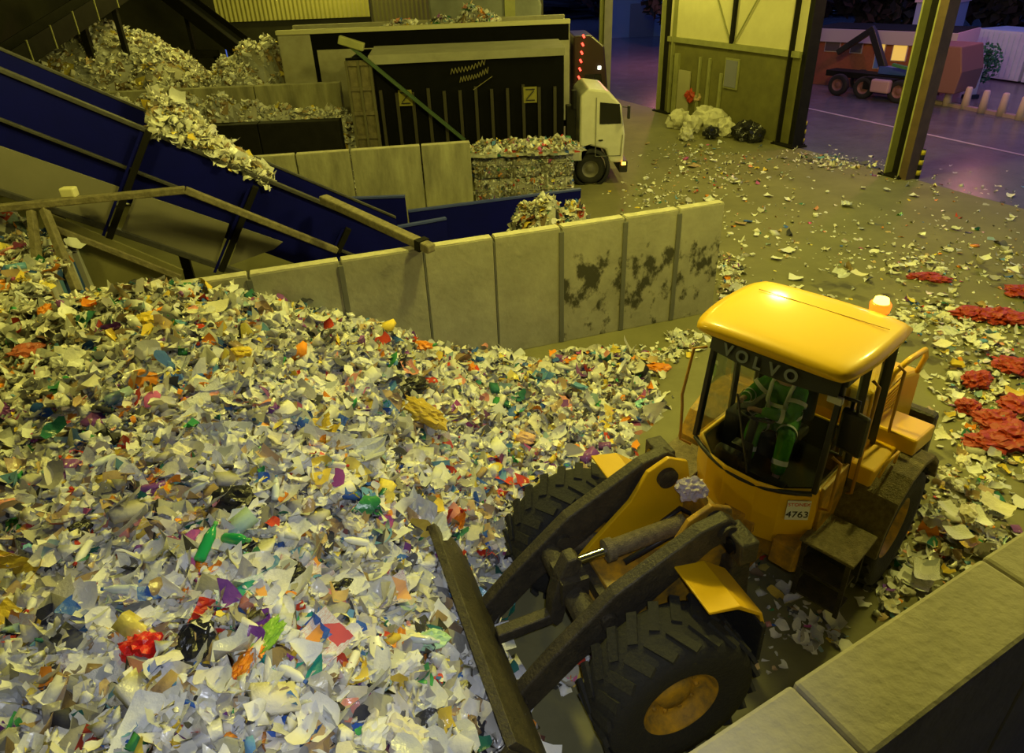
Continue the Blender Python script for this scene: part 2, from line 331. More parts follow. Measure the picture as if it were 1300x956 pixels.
# ------------------------------------------------------------------ yard: office, containers, skip truck, trees
BRK = mat('red_brick', (.40, .115, .055), .8, noise_s=7, noise_a=.5, c2=(.26, .08, .04))
FASC = mat('pale_fascia', (.55, .42, .46), .6)
LIT = mat('lit_window', (.9, .7, .2), .5, emis=(1, .62, .12), es=.55)
DWN = mat('dim_window', (.10, .07, .09), .3)
a_, b_ = at(1026, 106), at(1192, 121); ang = math.atan2(b_.y-a_.y, b_.x-a_.x); L = (b_-a_).length
def wallz(px, py): p = onplane(px, py, (a_.x, a_.y), (math.cos(ang), math.sin(ang))); return (Vector((p.x-a_.x, p.y-a_.y)).length, p.z)
zt = wallz(1110, 38)[1]; zf = wallz(1110, 55)[1]; print('brick', L, zt, zf)
root = empty('brick_office', (a_.x, a_.y, 0), ang)
m = MB(); m.box((L/2, 1.6, zf/2), (L, 3.2, zf)); m.build('wall', BRK, root)
m = MB(); m.box((L/2, 1.55, (zf+zt)/2), (L+.5, 3.6, zt-zf)); m.build('fascia', FASC, root); m = MB(); m.box((L/2, 1.6, zt+.02), (L+.3, 3.4, .05)); m.build('roof', DARKS, root)
for px0, px1, py0, py1, mm in ((1112, 1125, 55, 69, LIT), (1132, 1153, 58, 76, LIT), (1048, 1068, 50, 64, DWN), (1080, 1096, 53, 66, DWN), (1109, 1118, 72, 86, mat('blue_notice', (.12, .22, .6), .5))):
    l0, z0 = wallz(px0, py1); l1, z1 = wallz(px1, py0)
    m = MB(); m.box(((l0+l1)/2, -.03, (z0+z1)/2), (l1-l0+.1, .08, z1-z0+.1)); f = m.build('window', FASC, root)
    m = MB(); m.box(((l0+l1)/2, -.09, (z0+z1)/2), (l1-l0, .03, z1-z0)); m.build('pane', mm, f)
tag(root, 'single storey red brick office with pale fascia and lit windows', 'building')
p = at(1214, 118); root = empty('brick_store', (p.x+.2, p.y+1.5, 0), ang); m = MB(); m.box((0, 0, 1.2), (1.3, 1.6, 2.4)); m.build('wall', BRK, root); m = MB(); m.box((0, 0, 2.5), (1.5, 1.8, .2)); m.build('roof', FASC, root)
tag(root, 'small brick outbuilding right of the nearest column', 'building')
root = empty('site_cabin', (p.x+4.0, p.y+10, 0), ang); m = MB(); m.box((0, 0, 1.9), (2.4, 2, 3.8)); m.build('wall', mat('pale_blue_wall', (.25, .33, .5), .6), root); m = MB(); m.box((0, -.05, 3.9), (2.6, 2.2, .2)); m.build('roof', FASC, root)
tag(root, 'pale blue cabin showing over the brick outbuilding', 'building')
WH = mat('pale_blue_steel', (.55, .66, .8), .5, noise_s=1, noise_a=.6, c2=(.42, .52, .68))
a2_, b2_ = at(1222, 96), at(1290, 106)
ang2 = math.atan2(b2_.y-a2_.y, b2_.x-a2_.x); L = (b2_-a2_).length
for k in range(2):
    root = empty('storage_container', (a2_.x+math.cos(ang2)*(k*(L+.2)), a2_.y+math.sin(ang2)*(k*(L+.2)), 0), ang2)
    m = MB(); m.box((L/2, 1.25, 1.35), (L, 2.4, 2.5)); m.build('body', WH, root)
    m = MB(); [m.box((.2+i*.33, .03, 1.35), (.14, .05, 2.3)) for i in range(int(L/.33))]; m.build('side_rib', WH, root)
    tag(root, ['pale blue storage container across the yard, the left one', 'pale blue storage container at the right edge of the yard'][k], 'container', None)
# small shrub and dark mound before the containers
def leaf_clump(name, c, r, n, mm, parent=None, size=.12, sq=1.0):
    v = rng.normal(size=(n, 3)); v /= np.linalg.norm(v, axis=1)[:, None]; v *= (rng.random((n, 1))**.4); v[:, 2] *= sq; v = v*r+np.array(c)
    a = rng.normal(size=(n, 3)); a /= np.linalg.norm(a, axis=1)[:, None]; b = np.cross(a, rng.normal(size=(n, 3))); b /= np.linalg.norm(b, axis=1)[:, None]
    P = np.stack([v+a*size, v+b*size*.6, v-a*size, v-b*size*.6], 1).reshape(-1, 3)
    me = bpy.data.meshes.new(name); me.from_pydata(P.tolist(), [], np.arange(n*4).reshape(-1, 4).tolist()); me.materials.append(mm)
    o = bpy.data.objects.new(name, me); col.objects.link(o)
    if parent: o.parent = parent
    return o
LEAF = mat('dark_leaf', (.03, .05, .03), .8); LEAFT = mat('night_leaf', (.016, .018, .022), .9); BARK = mat('bark', (.05, .04, .03), .9)
p = at(1239, 112); root = empty('shrub', p); leaf_clump('foliage', (0, 0, 1.3), .9, 500, mat('shrub_leaf', (.03, .16, .10), .8), root, .12, 1.2); m = MB(); m.cyl((0, 0, 0), (0, 0, 1.0), .06, .04); m.build('stem', BARK, root); tag(root, 'green shrub in front of the pale blue container', 'shrub')
for i, (x, y, s) in enumerate([(16, 62, 1.2), (22, 58, 1.1), (29, 55, 1.25), (36, 52, 1.2), (43, 50, 1.3), (33, 60, 1.5), (49, 44, 1.3), (25, 70, 1.6), (12, 78, 1.4), (40, 60, 1.6)]):
    root = empty('tree', (x, y, 0)); m = MB(); m.cyl((0, 0, 0), (0, 0, 4*s), .3, .18, n=8); m.build('trunk', BARK, root)
    leaf_clump('crown', (0, 0, 5.2*s), 4.2*s, 2600, LEAFT, root, .5, .95); tag(root, 'tall dark tree beyond the yard buildings at dusk', 'tree', 'dark trees beyond the yard')
for k_, (x, y, ln) in enumerate([(-5, 112, 60), (60, 84, 90)]):
    root = leaf_clump('added_tree_belt', (0, 0, .6), 1.0, 9000, LEAFT, None, .05); root.scale = (ln, 6, 9); root.location = (x, y, -66); root.location.z = 0  # added belt, hides the bright sky so the backdrop stays dark
    root.rotation_euler.z = -.35 if k_ else 0; tag(root, ['long dark tree belt added to hide the sky far behind the yard', 'dark tree belt added to hide the sky behind the right of the yard'][k_], 'tree belt', kind='stuff')
# person-sized marker post / totem
p = at(1231, 125); root = empty('marker_sign', p); m = MB(); m.box((0, 0, .9), (.5, .1, 1.5)); m.build('board', mat('pinkish_board', (.65, .55, .6), .6), root); m = MB(); m.box((0, 0, .1), (.7, .35, .2)); m.build('foot', BLK, root); tag(root, 'pale upright sign board standing in the yard', 'sign')
# hook lift truck in the yard, facing right
def wheel(r, w, mm_rim, parent, loc, rz=0, name='wheel', lug=0, rimr=.55):
    W = MB(); W.lathe([(r*rimr, -w*.42), (r*.72, -w*.5), (r*.93, -w*.48), (r*.985, -w*.36), (r, 0), (r*.985, w*.36), (r*.93, w*.48), (r*.72, w*.5), (r*rimr, w*.42)], n=44)
    if lug:
        for i in range(lug):
            t = 2*PI*i/lug
            for sd in (-1, 1):
                t2 = t+(PI/lug if sd > 0 else 0)
                Mx = rotm(ry=-t2) @ Matrix.Translation((r*1.0, sd*w*.26, 0)) @ rotm(rx=R(28)*sd)
                W.box((0, 0, 0), (r*.05, w*.5, r*.12), Mx)
    o = W.build(name, RUB, parent, bevel=0); o.location = loc; o.rotation_euler = (0, 0, rz)
    Q = MB(); Q.lathe([(r*rimr*1.02, -w*.42), (r*rimr*.93, -w*.40), (r*rimr*.85, -w*.22), (r*rimr*.5, -w*.16), (r*rimr*.42, -w*.26), (r*rimr*.2, -w*.28), (0, -w*.28)], n=32)
    Q.lathe([(r*rimr*1.02, w*.42), (r*rimr*.93, w*.40), (r*rimr*.85, w*.22), (r*rimr*.5, w*.16), (r*rimr*.42, w*.26), (r*rimr*.2, w*.28), (0, w*.28)], n=32)
    for sd in (-1, 1):
        for i in range(10):
            t = 2*PI*i/10; x, z = math.cos(t)*r*rimr*.62, math.sin(t)*r*rimr*.62
            Q.cyl((x, sd*w*.14, z), (x, sd*w*.23, z), r*.03, n=6)
    Q.build('rim', mm_rim, o); return o
GR = mat('rim_grey', (.14, .13, .10), .6); PRIM = mat('rim_dull_red', (.22, .10, .08), .6)
a_ = at(1062, 121); b_ = at(1148, 132); ang = math.atan2(b_.y-a_.y, b_.x-a_.x); L = (b_-a_).length; print('skip truck', L)
root = empty('hook_lift_truck', a_, ang)
for x in (0, 1.45, L-.4):
    for y in (0, 2.1): wheel(.55, .32, PRIM, root, (x, y, .55))
m = MB(); m.box((L/2-.2, 1.05, 1.0), (L+2, 1.0, .3)); m.box((L*.6, .1, .8), (1.6, .5, .6)); m.build('chassis', DARKS, root, bevel=.02)
m = MB(); m.bar((1.8, 1.05, 1.3), (.7, 1.05, 3.2), .3, .34); m.bar((.8, 1.05, 3.3), (-1.0, 1.05, 2.0), .26, .3); m.build('hook_arm', BLK, root, bevel=.02)
m = MB(); m.box((2.6, 1.05, 1.35), (2.0, .5, .35)); m.build('lift_frame', mat('dull_blue', (.05, .10, .35), .5), root)
m = MB(); m.bar((2.6, .2, 1.75), (L+.6, .2, 1.5), .2, .14); m.build('side_rail', mat('dull_green', (.06, .22, .06), .6), root)
m = MB(); m.box((L*.66, -.1, .75), (1.0, .6, .65)); m.build('fuel_tank', mat('dull_pink', (.5, .3, .3), .5), root, bevel=.1)
m = MB(); m.prism([(L+.2, .7), (L+2.2, .7), (L+2.3, 1.7), (L+2.0, 2.8), (L+.3, 2.8)], 0, 2.2); m.build('cab', PRIM, root, bevel=.06)
tag(root, 'parked hook lift truck with a raised folded arm before the brick office', 'truck')
# ------------------------------------------------------------------ big blue inclined conveyor
C0 = (-2.54, 14.58); CD = Vector((-.953, -.302)).normalized()
def fc(px, py):
    p = onplane(px, py, C0, (CD.x, CD.y)); return (Vector((p.x, p.y))-Vector(C0)).dot(CD), p.z
root = empty('inclined_conveyor', (C0[0], C0[1], 0), math.atan2(CD.y, CD.x))
s0, z0 = fc(512, 300); s1, z1 = fc(0, 88); KC = (z1-z0)/(s1-s0); se = s1+1.6
SC0, ZC0 = s0, z0
def rz_(s): return ZC0+KC*(s-SC0)
f1 = fc(0, 190); f2 = fc(365, 335)
kb = (f1[1]-f2[1])/(f1[0]-f2[0]); print('conv slope', KC, kb, z0, s1, 'drop', rz_(f1[0])-f1[1], rz_(f2[0])-f2[1])
d1 = rz_(f1[0])-f1[1]
def up(s0_, s1_, za, zb, y0, y1, mm, name, bevel=0):   # slab following the slope between rail-za and rail-zb
    m = MB(); m.prism([(s0_, rz_(s0_)-za), (s1_, rz_(s1_)-za), (s1_, rz_(s1_)-zb), (s0_, rz_(s0_)-zb)], y0, y1); return m.build(name, mm, root, bevel=bevel)
W = .8
up(s0, se, 0, .95, -.04, 0, BLUE, 'side_panel')
up(s0+.6, se, 1.0, 1.75, -.06, -.02, BLUE, 'lower_side_panel')
up(s0, se, -.18, .4, -W-.04, -W, BLUE, 'far_side_panel')
up(s0, se, .35, .42, -W, -.04, BLK2, 'belt')
up(s0-.05, se, -.04, .05, -.07, .06, RAILM, 'top_rail', .01)
up(s0+.3, se, .93, 1.0, -.06, .07, RAILM, 'mid_rail', .01)
up(s0, se, -.22, -.16, -W-.06, -W+.02, RAILM, 'far_top_rail', .01)
# pale deflector plates below, each bay its own plate
STR = (((190, 165), (140, 300)), ((325, 235), (281, 342)), ((442, 288), (428, 318)))
def strut_s(i, dep):
    (t_, b_2) = STR[i]; a1 = fc(*t_); a2 = fc(*b_2); D_ = rz_(a2[0])-a2[1]; return a1[0]+(a2[0]-a1[0])*dep/D_
pA = fc(365, 336); sp = [strut_s(1, 2.4), strut_s(0, 2.4)]
def defl(fa, fb_, da0, da1, db0, db1):   # slanted ends follow the struts
    P_4 = [(fa(da0), da0), (fb_(db0), db0), (fb_(db1), db1), (fa(da1), da1)]
    m = MB(); m.prism([(s_, rz_(s_)-d_) for s_, d_ in P_4], .02, .06); m.build('deflector_plate', GREYP, root)
defl(lambda d_: pA[0] if d_ < 1.5 else pA[0]+.2, lambda d_: strut_s(1, d_)-.1, 1.3, 1.55, 1.33, 2.35)
defl(lambda d_: strut_s(1, d_)+.12, lambda d_: strut_s(0, d_)-.12, 1.35, 2.4, 1.42, 2.42)
defl(lambda d_: strut_s(0, d_)+.12, lambda d_: se, 1.44, 2.45, 1.55, 2.5)
up(sp[0]-.6, se, 2.38, 2.52, -.02, .12, RAILM, 'bottom_rail', .01)
for (pt, pb) in (((190, 165), (140, 300)), ((325, 235), (281, 342)), ((442, 288), (428, 318))):
    a1 = fc(*pt); a2 = fc(*pb); m = MB(); m.bar((a1[0], .1, a1[1]), (a2[0], .1, a2[1]), .12, .12, up=(0, 1, 0)); m.build('strut', DARKS, root, bevel=.01)
    m = MB(); m.bar((a1[0]+.13, .12, a1[1]), (a2[0]+.13, .12, a2[1]), .05, .03, up=(0, 1, 0)); m.build('strut_cover', BLUE, root)
for s in (s0+2.2, s0+4.6, s0+6.6):
    m = MB(); m.bar((s, -W/2, 0), (s, -W/2, rz_(s)-1.0), .18, .18, up=(0, 1, 0)); m.build('leg', DARKS, root)
tag(root, 'large dark blue inclined conveyor with grey rails climbing to the upper left', 'conveyor')
CONV = root
# dark blue feed hopper walls at the conveyor's foot
def sheet_on(pxs, z, name, label, h=1.2, thick=.06, mm=BLUE):
    P = [at(px, py, z) for px, py in pxs]; c = P[0]; r = empty(name, (c.x, c.y, 0))
    for a_, b_ in zip(P, P[1:]):
        a_, b_ = Vector((a_.x-c.x, a_.y-c.y, z-h/2)), Vector((b_.x-c.x, b_.y-c.y, z-h/2)); m = MB(); m.bar(a_, b_, thick, h); m.build('sheet', mm, r)
        m = MB(); m.bar(a_+Vector((0, 0, h/2)), b_+Vector((0, 0, h/2)), .12, .05); m.build('rim', mat('blue_edge', (.05, .07, .3), .5), r)
    return tag(r, label, 'hopper wall')
sheet_on([(518, 268), (737, 240)], 1.3, 'hopper_wall', 'long dark blue hopper wall behind the main concrete wall', 1.3)
sheet_on([(436, 252), (514, 249)], 1.8, 'hopper_wall', 'short raised dark blue hopper plate in front of the stained bay wall', 1.8)
sheet_on([(505, 288), (566, 277)], 1.5, 'hopper_wall', 'small dark blue plate at the foot of the conveyor', 1.5)
# beam / walkway edge crossing in front
P3 = [at(-60, 270, 3.45), at(0, 262, 3.45), at(235, 241, 3.45), at(252, 243, 3.4)]
cl = fc(425, 318); 
q = onplane(428, 318, (C0[0]+.1, C0[1]-.35), (CD.x, CD.y)); P3.append(Vector(q))
r = empty('bent_steel_beam', (P3[2].x, P3[2].y, 0)); off = Vector((P3[2].x, P3[2].y, 0))
for a_, b_ in ((P3[0], P3[2]), (P3[2], P3[4])):
    m = MB(); m.bar(a_-off, b_-off, .16, .13); m.build('beam', RUSTB, r, bevel=.02)
a_, b_ = at(62, 262, 3.4), at(96, 372, 1.9)
for px0, py0, px1, py1 in ((40, 268, 52, 372), (56, 266, 98, 370)):
    u, v = at(px0, py0, 3.35), at(px1, py1, 2.1); m = MB(); m.bar(u-off, v-off, .12, .14, up=(0, 1, 0)); m.build('prop', RUSTB, r, bevel=.01)
tag(r, 'dusty bent steel beam crossing in front of the blue conveyor at left', 'beam')
# olive boards under it
def polyplane(pts, z, name, mm, label, cat, thick=.06):
    # pts: (px,py) on a vertical plane parallel to the conveyor, starting at first point's height z
    p0 = at(pts[0][0], pts[0][1], z); Q = [onplane(px, py, (p0.x, p0.y), (CD.x, CD.y)) for px, py in pts]
    o0 = Vector((p0.x, p0.y, 0)); m = MB(); m.sheet([q_-o0 for q_ in Q], thick, (CD.y, -CD.x, 0)); o = m.build(name, mm); o.location = o0
    return tag(o, label, cat)
polyplane([(60, 270), (232, 343), (232, 372), (100, 385)], 3.2, 'side_board', OLIVE, 'olive steel board under the blue conveyor at left', 'panel')
u, v = at(62, 283, 3.15), None
p0 = at(60, 270, 3.2); u = onplane(62, 284, (p0.x, p0.y), (CD.x, CD.y)); v = onplane(230, 350, (p0.x, p0.y), (CD.x, CD.y))
o = MB().bar(Vector((0, 0, 0)), v-u, .08, .1).build('stiffener_rail', RUSTB); o.location = u+Vector((.02, -.09, 0)); tag(o, 'dusty steel angle running across the olive board', 'rail')
# chunky beam lying over the concrete wall
u, v = at(410, 252, 2.9), at(548, 316, 2.62); r = empty('timber_pole', u); m = MB(); m.bar((0, 0, 0), v-u, .2, .16); m.build('pole', RUSTB, r, bevel=.03); m = MB(); m.bar((v-u)*.9, (v-u)*.94, .24, .2); m.build('strap', DARKS, r); tag(r, 'dusty beam resting across the top of the long concrete wall', 'beam')
# chunk on the rail
p = onplane(90, 250, (P3[1].x, P3[1].y), ((P3[2]-P3[1]).x, (P3[2]-P3[1]).y)); o = MB().box((0, 0, 0), (.26, .18, .18)).build('foam_block', mat('foam', (.75, .7, .42), .8), bevel=.03); o.location = (p.x, p.y, 3.6); tag(o, 'pale yellow foam block lying on the bent steel beam', 'block')
# dark conveyors and posts in the far left corner
def dark_conv(pa, ya, pb, yb, label, w=1.2):
    a_, b_ = onplane(*pa, (0, ya), (1, 0)), onplane(*pb, (0, yb), (1, 0)); r = empty('overhead_conveyor', (a_.x, a_.y, 0)); o_ = Vector((a_.x, a_.y, 0)); d = (b_-a_); 
    side = Vector((-d.y, d.x, 0)).normalized()*w/2
    for sg, nm in ((1, 'side_panel'), (-1, 'side_panel')):
        m = MB(); m.bar(a_-o_+side*sg, b_-o_+side*sg, .05, .7); m.build(nm, DARKS, r)
    m = MB(); m.bar(a_-o_, b_-o_, w, .06); m.build('belt', BLK2, r)
    n = 9
    for i in range(n):
        q = a_-o_+d*((i+.5)/n)-side*1.05; m = MB(); m.bar(q+Vector((0, 0, -.4)), q+Vector((0, 0, .4)), .05, .05, up=(0, 1, 0)); m.build('rib', COLM, r)
    for t in (.25, .75):
        q = a_-o_+d*t; m = MB(); m.bar((q.x, q.y, 0), q, .2, .2, up=(0, 1, 0)); m.build('support', DARKS, r)
    return tag(r, label, 'conveyor')
dark_conv((360, 100), 39, (190, -30), 43, 'dark ribbed conveyor descending behind the far waste heaps')
dark_conv((-60, 120), 24, (190, -40), 34, 'dark conveyor climbing along the far left corner', 1.0)
for (px, py0, lab) in ((128, 108, 'dark steel post standing against the far left heap'), (268, 30, 'dark steel post beside the yellow cladding')):
    p = at(px, py0, 3.0); o = MB().box((0, 0, 4.5), (.28, .28, 9)).build('steel_post', DARKS, bevel=.01); o.location = (p.x, p.y, 0); tag(o, lab, 'post')
p = onplane(190, 62, (0, 40), (1, 0)); r = empty('cross_beam', p); m = MB(); m.bar((-4.5, 0, 0), (3.6, 0, -.4), .3, .4); m.build('beam', DARKS, r); m = MB(); m.box((-4.4, 0, -2.5), (.3, .3, 5)); m.box((3.5, 0, -3), (.3, .3, 5)); m.build('post', DARKS, r); tag(r, 'dark steel frame above the far left heap', 'frame')

# ------------------------------------------------------------------ waste bales between bay wall and truck
# ------------------------------------------------------------------ black container truck
TY = 23.7
def ft(px, py, Y=TY): p = onplane(px, py, (0, Y), (1, 0)); return p.x, p.z
x0, zt = ft(438, 72); x1, zt2 = ft(716, 70); zt = (zt+zt2)/2; zb = 1.15; print('container', x0, x1, zt)
root = empty('container_truck', (x0, TY, 0)); LX = x1-x0
m = MB(); m.box((LX/2, .06, (zt+zb)/2), (LX, .06, zt-zb)); m.box((LX/2, 2.44, (zt+zb)/2), (LX, .06, zt-zb)); m.box((LX/2, 1.25, zb+.04), (LX, 2.4, .08)); m.box((.04, 1.25, (zt+zb)/2), (.06, 2.4, zt-zb)); m.box((LX-.04, 1.25, (zt+zb)/2), (.06, 2.4, zt-zb)); m.build('container_body', TRUCKB, root)
m = MB(); m.box((LX/2, .02, zt), (LX, .14, .12)); m.box((LX/2, 2.48, zt), (LX, .14, .12)); m.build('top_rail', TRUCKB, root, bevel=.01)
m = MB(); m.sheet([(.75, 0, zt+.09), (LX+.02, 0, zt+.09), (LX+.02, 2.5, zt+.12), (.55, 2.5, zt+.12)], .03, (0, 0, 1)); m.sheet([(.75, -.09, zt-.16), (LX+.02, -.09, zt-.10), (LX+.02, -.09, zt+.12), (.75, -.09, zt+.12)], .02, (0, -1, 0)); m.build('cover_sheet', mat('cover_cloth', (.30, .29, .22), .8, noise_s=1.5, noise_a=.6, c2=(.2, .19, .14)), root)
for i in range(12):
    x = 1.0+i*(LX-1.3)/11; m = MB(); m.box((x, 0, zb+.55+(.55)), (.1, .1, 2.2 if i % 3 else 2.4)); m.build('rib', mat('dusty_black', (.035, .03, .016), .8), root)
m = MB(); m.box((.42, -.12, (zt+zb)/2), (.84, .05, zt-zb)); dd = m.build('rear_door', RUSTY, root)
for z in np.linspace(zb+.1, zt-.1, 5):
    m = MB(); m.box((.42, -.17, float(z)), (.86, .08, .12)); m.build('door_rib', RUSTY, dd)
for x in (.04, .42, .8):
    m = MB(); m.box((x, -.2, (zt+zb)/2), (.08, .07, zt-zb)); m.build('door_rib', mat('rusty_post', (.10, .09, .045), .8), dd)
xa, za = ft(446, 60, TY-.3); xb, zb2 = ft(590, 178, TY-.3)
m = MB(); m.bar((xa-x0, -.28, za), (xb-x0, -.28, zb2), .13, .1); m.build('diagonal_bar', mat('green_bar', (.05, .09, .04), .5), root)
xa, za = ft(430, 50, TY-.3); xb, zb2 = ft(462, 60, TY-.3)
m = MB(); m.bar((xa-x0, -.3, za), (xb-x0, -.3, zb2), .25, .25); m.build('sheet_roller', COLM, root, bevel=.03)
PL = mat('yellow_plate', (.20, .18, .03), .6)
for px, py in ((515, 124), (673, 120)):
    x, z = ft(px, py); m = MB(); m.box((x-x0, -.05, z), (.44, .03, .5)); pl_ = m.build('hazard_plate', PL, root)
    m = MB(); m.bar((x-x0-.12, -.075, z-.13), (x-x0+.12, -.075, z+.13), .03, .05, up=(0, 1, 0)); m.box((x-x0, -.075, z-.17), (.3, .01, .04)); m.box((x-x0, -.075, z+.17), (.3, .01, .04)); m.build('plate_mark', BLK, pl_)
# handwritten-looking gold lettering: loose slanting strokes on two lines
x, z = ft(592, 97); GOLD = mat('gold_letter', (.16, .14, .05), .6); m = MB()
for ln in range(2):
    pts = []
    for i in range(22):
        t = i/21; pts.append((x-x0-.5+ln*.28+t*(1.15-ln*.2), -.045, z+.12-ln*.26+t*.28+(.13 if i % 2 else -.09)*(.35+.65*abs(math.sin(i*1.7)))))
    for a_, b_ in zip(pts, pts[1:]): m.bar(a_, b_, .02, .02, up=(0, 1, 0))
m.bar((x-x0+.2, -.045, z-.42), (x-x0+.85, -.045, z-.02), .02, .025, up=(0, 1, 0)); m.build('script_lettering', GOLD, root)
m = MB(); m.box((LX/2+.6, 1.25, .9), (LX+1.6, 1.0, .3)); m.box((LX/2, 1.25, 1.08), (LX, .3, .12)); m.build('chassis', DARKS, root)
for x in (1.2, 2.6):
    for y in (.22, 2.25): wheel(.52, .34, GR, root, (x, y, .52))
# cab
cx0, _ = ft(736, 180); cx1, _ = ft(792, 180); cx0 -= x0; cx1 -= x0; zc = ft(752, 112)[1]; zf_ = ft(785, 128)[1]; print('cab', cx0, cx1, zc, zf_)
wxx = ft(750, 213)[0]-x0
for y in (.25, 2.2): wheel(.53, .32, GR, root, (wxx, y, .53))
cab = MB(); cab.prism([(cx0, .95), (wxx-.62, .95), (wxx-.5, 1.22), (wxx, 1.36), (wxx+.5, 1.22), (wxx+.66, .75), (cx1, .75), (cx1+.03, 1.7), (cx1-.12, zf_-.15), (cx0+.9, zc-.1), (cx0+.25, zc), (cx0, zc-.25)], 0, 2.4); cab = cab.build('cab', CABW, root, bevel=.07, seg=3)
wa = ft(762, 130, TY-.02); wb = ft(789, 157, TY-.02)
m = MB(); m.prism([(wa[0]-x0, wb[1]), (wb[0]-x0, wb[1]), (wb[0]-x0-.08, wa[1]-.08), (wa[0]-x0, wa[1])], -.015, .03); m.build('side_window', DGLASS, cab, bevel=.01)
m = MB(); m.prism([(cx1+.035, 1.75), (cx1-.10, zf_-.2), (cx1-.14, zf_-.2), (cx1-.01, 1.75)], .2, 2.2); m.build('windscreen', DGLASS, cab)
m = MB(); m.bar((wa[0]-x0-.12, -.01, 1.0), (wa[0]-x0-.12, -.01, zc-.3), .02, .02, up=(0, 1, 0)); m.bar((cx1-.1, -.01, 1.0), (cx1-.05, -.01, 1.7), .02, .02, up=(0, 1, 0)); m.bar((wa[0]-x0-.12, -.01, 1.0), (cx1-.1, -.01, 1.0), .02, .02, up=(0, 1, 0)); m.build('door_seam', JOINT, cab)
m = MB(); m.box((wa[0]-x0+.05, -.03, 1.55), (.14, .04, .04)); m.build('door_handle', BLK, cab)
m = MB(); m.box((cx1+.1, -.12, zf_-.35), (.08, .16, .42)); m.bar((cx1-.1, 0, zf_-.2), (cx1+.1, -.12, zf_-.2), .03, .03); m.build('mirror', BLK, root, bevel=.02)
m = MB(); m.box((cx1+.02, 1.2, .6), (.3, 2.4, .4)); m.build('bumper', BLK, root, bevel=.04)
m = MB(); m.box((cx1+.02, -.02, .72), (.14, .05, .1)); m.build('indicator_lamp', mat('amber_on', (1, .4, .05), .4, emis=(1, .35, .03), es=9), root)
m = MB(); m.lathe([(.56, -.02), (.68, -.02), (.68, .3), (.56, .3)], c=(wxx, .05, .56)); m.build('mudguard', BLK2, root)
m = MB(); m.box((cx0-.28, .3, 1.75), (.34, .4, 1.9)); m.cyl((cx0-.2, .12, 2.6), (cx0-.2, .12, zc-.05), .09); m.build('air_stack', DARKS, root, bevel=.03)
m = MB(); m.lathe([(0, -.3), (.14, -.27), (.18, 0), (.14, .27), (0, .3)], c=(cx0-.45, .0, 1.45), axis='z', n=16); m.build('green_tank', mat('green_tank', (.07, .20, .12), .4), root)
tag(root, 'truck with white cab and tall black ribbed waste container', 'truck')

# ------------------------------------------------------------------ second lorry behind, cream open trailer and dark cab
Y2 = 28.6
xa = ft(352, 40, Y2)[0]; xb = ft(722, 40, Y2)[0]; zn = ft(540, 36, Y2)[1]; zc_ = ft(540, 58, Y2)[1]; print('trailer2', xa, xb, zn, zc_)
root = empty('bulk_lorry', (xa, Y2, 0)); LX = xb-xa; xg = ft(396, 60, Y2)[0]-xa; xh = ft(402, 60, Y2)[0]-xa; xk = ft(436, 60, Y2)[0]-xa
m = MB(); m.box((xg/2, 0, (zn+1.3)/2), (xg, .08, zn-1.3)); m.build('side_panel', LORRYG, root)
m = MB(); m.box(((xh+LX)/2, 0, (zc_+1.3)/2), (LX-xh, .08, zc_-1.3)); m.build('side_panel', LORRYG, root)
m = MB(); m.box(((xg+LX)/2, .02, (zn+zc_)/2), (LX-xg, .06, zn-zc_)); m.build('side_shade_band', TRUCKB, root)  # dark strip put in for the shade beneath the trailer rim
m = MB(); m.box(((xg+xh)/2, .03, (zn+1.3)/2), (xh-xg+.02, .05, zn-1.3)); m.build('side_gap', TRUCKB, root)
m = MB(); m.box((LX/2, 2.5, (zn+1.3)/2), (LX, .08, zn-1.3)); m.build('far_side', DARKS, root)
m = MB(); m.box((LX/2, 0, zn+.05), (LX+.1, .3, .16)); m.build('near_top_rail', mat('cream_rail', (.55, .52, .3), .6), root, bevel=.02)
m = MB(); m.box((LX/2, 2.5, zn+.05), (LX+.1, .3, .16)); m.build('far_top_rail', LORRYG, root, bevel=.02)
for xx in (0, LX): 
    m = MB(); m.box((xx, 1.25, (zn+1.3)/2), (.08, 2.5, zn-1.3)); m.build('end_panel', LORRYG, root)
m = MB(); m.box((LX/2, 1.25, 4.5), (LX-.1, 2.4, .15)); m.build('load_deck', DARKS, root)
for x in (1.5, 2.8, 4.1):
    for y in (.3, 2.2): wheel(.5, .35, GR, root, (x, y, .5))
m = MB(); m.box((LX/2, 1.25, 1.0), (LX+2.4, .9, .25)); m.build('chassis', DARKS, root)
DC = mat('dark_red_paint', (.03, .012, .012), .3)
xc0 = ft(728, 60, Y2)[0]-xa; xc1 = ft(774, 60, Y2)[0]-xa; zc2 = ft(750, 45, Y2)[1]
m = MB(); m.prism([(xc0, .9), (xc1, .9), (xc1, 2.2), (xc1-.2, zc2-.4), (xc1-.7, zc2), (xc0, zc2)], 0, 2.4); cb = m.build('cab', DC, root, bevel=.06)
m = MB(); m.prism([(xc1-.95, 2.2), (xc1-.2, 2.2), (xc1-.3, 3.0), (xc1-.95, 3.0)], -.02, .03); m.build('side_window', DGLASS, cb)
for y in (.25, 2.2): wheel(.53, .32, GR, root, (xc0+.9, y, .53))
RL = mat('red_marker', (1, .05, .02), .4, emis=(1, .05, .03), es=5)
for i in range(6):
    p = ft(741-i*1.2, 46+i*10.5, Y2-.06); m = MB(); m.box((p[0]-xa, -.06, p[1]), (.07, .05, .13), rotm(ry=R(-30))); m.build('marker_light', RL, root)
p = ft(761, 86, Y2-.06); m = MB(); m.box((p[0]-xa, -.06, p[1]), (.12, .05, .12)); m.build('side_lamp', mat('white_marker', (1, 1, .9), .4, emis=(.9, 1, .8), es=4), root)
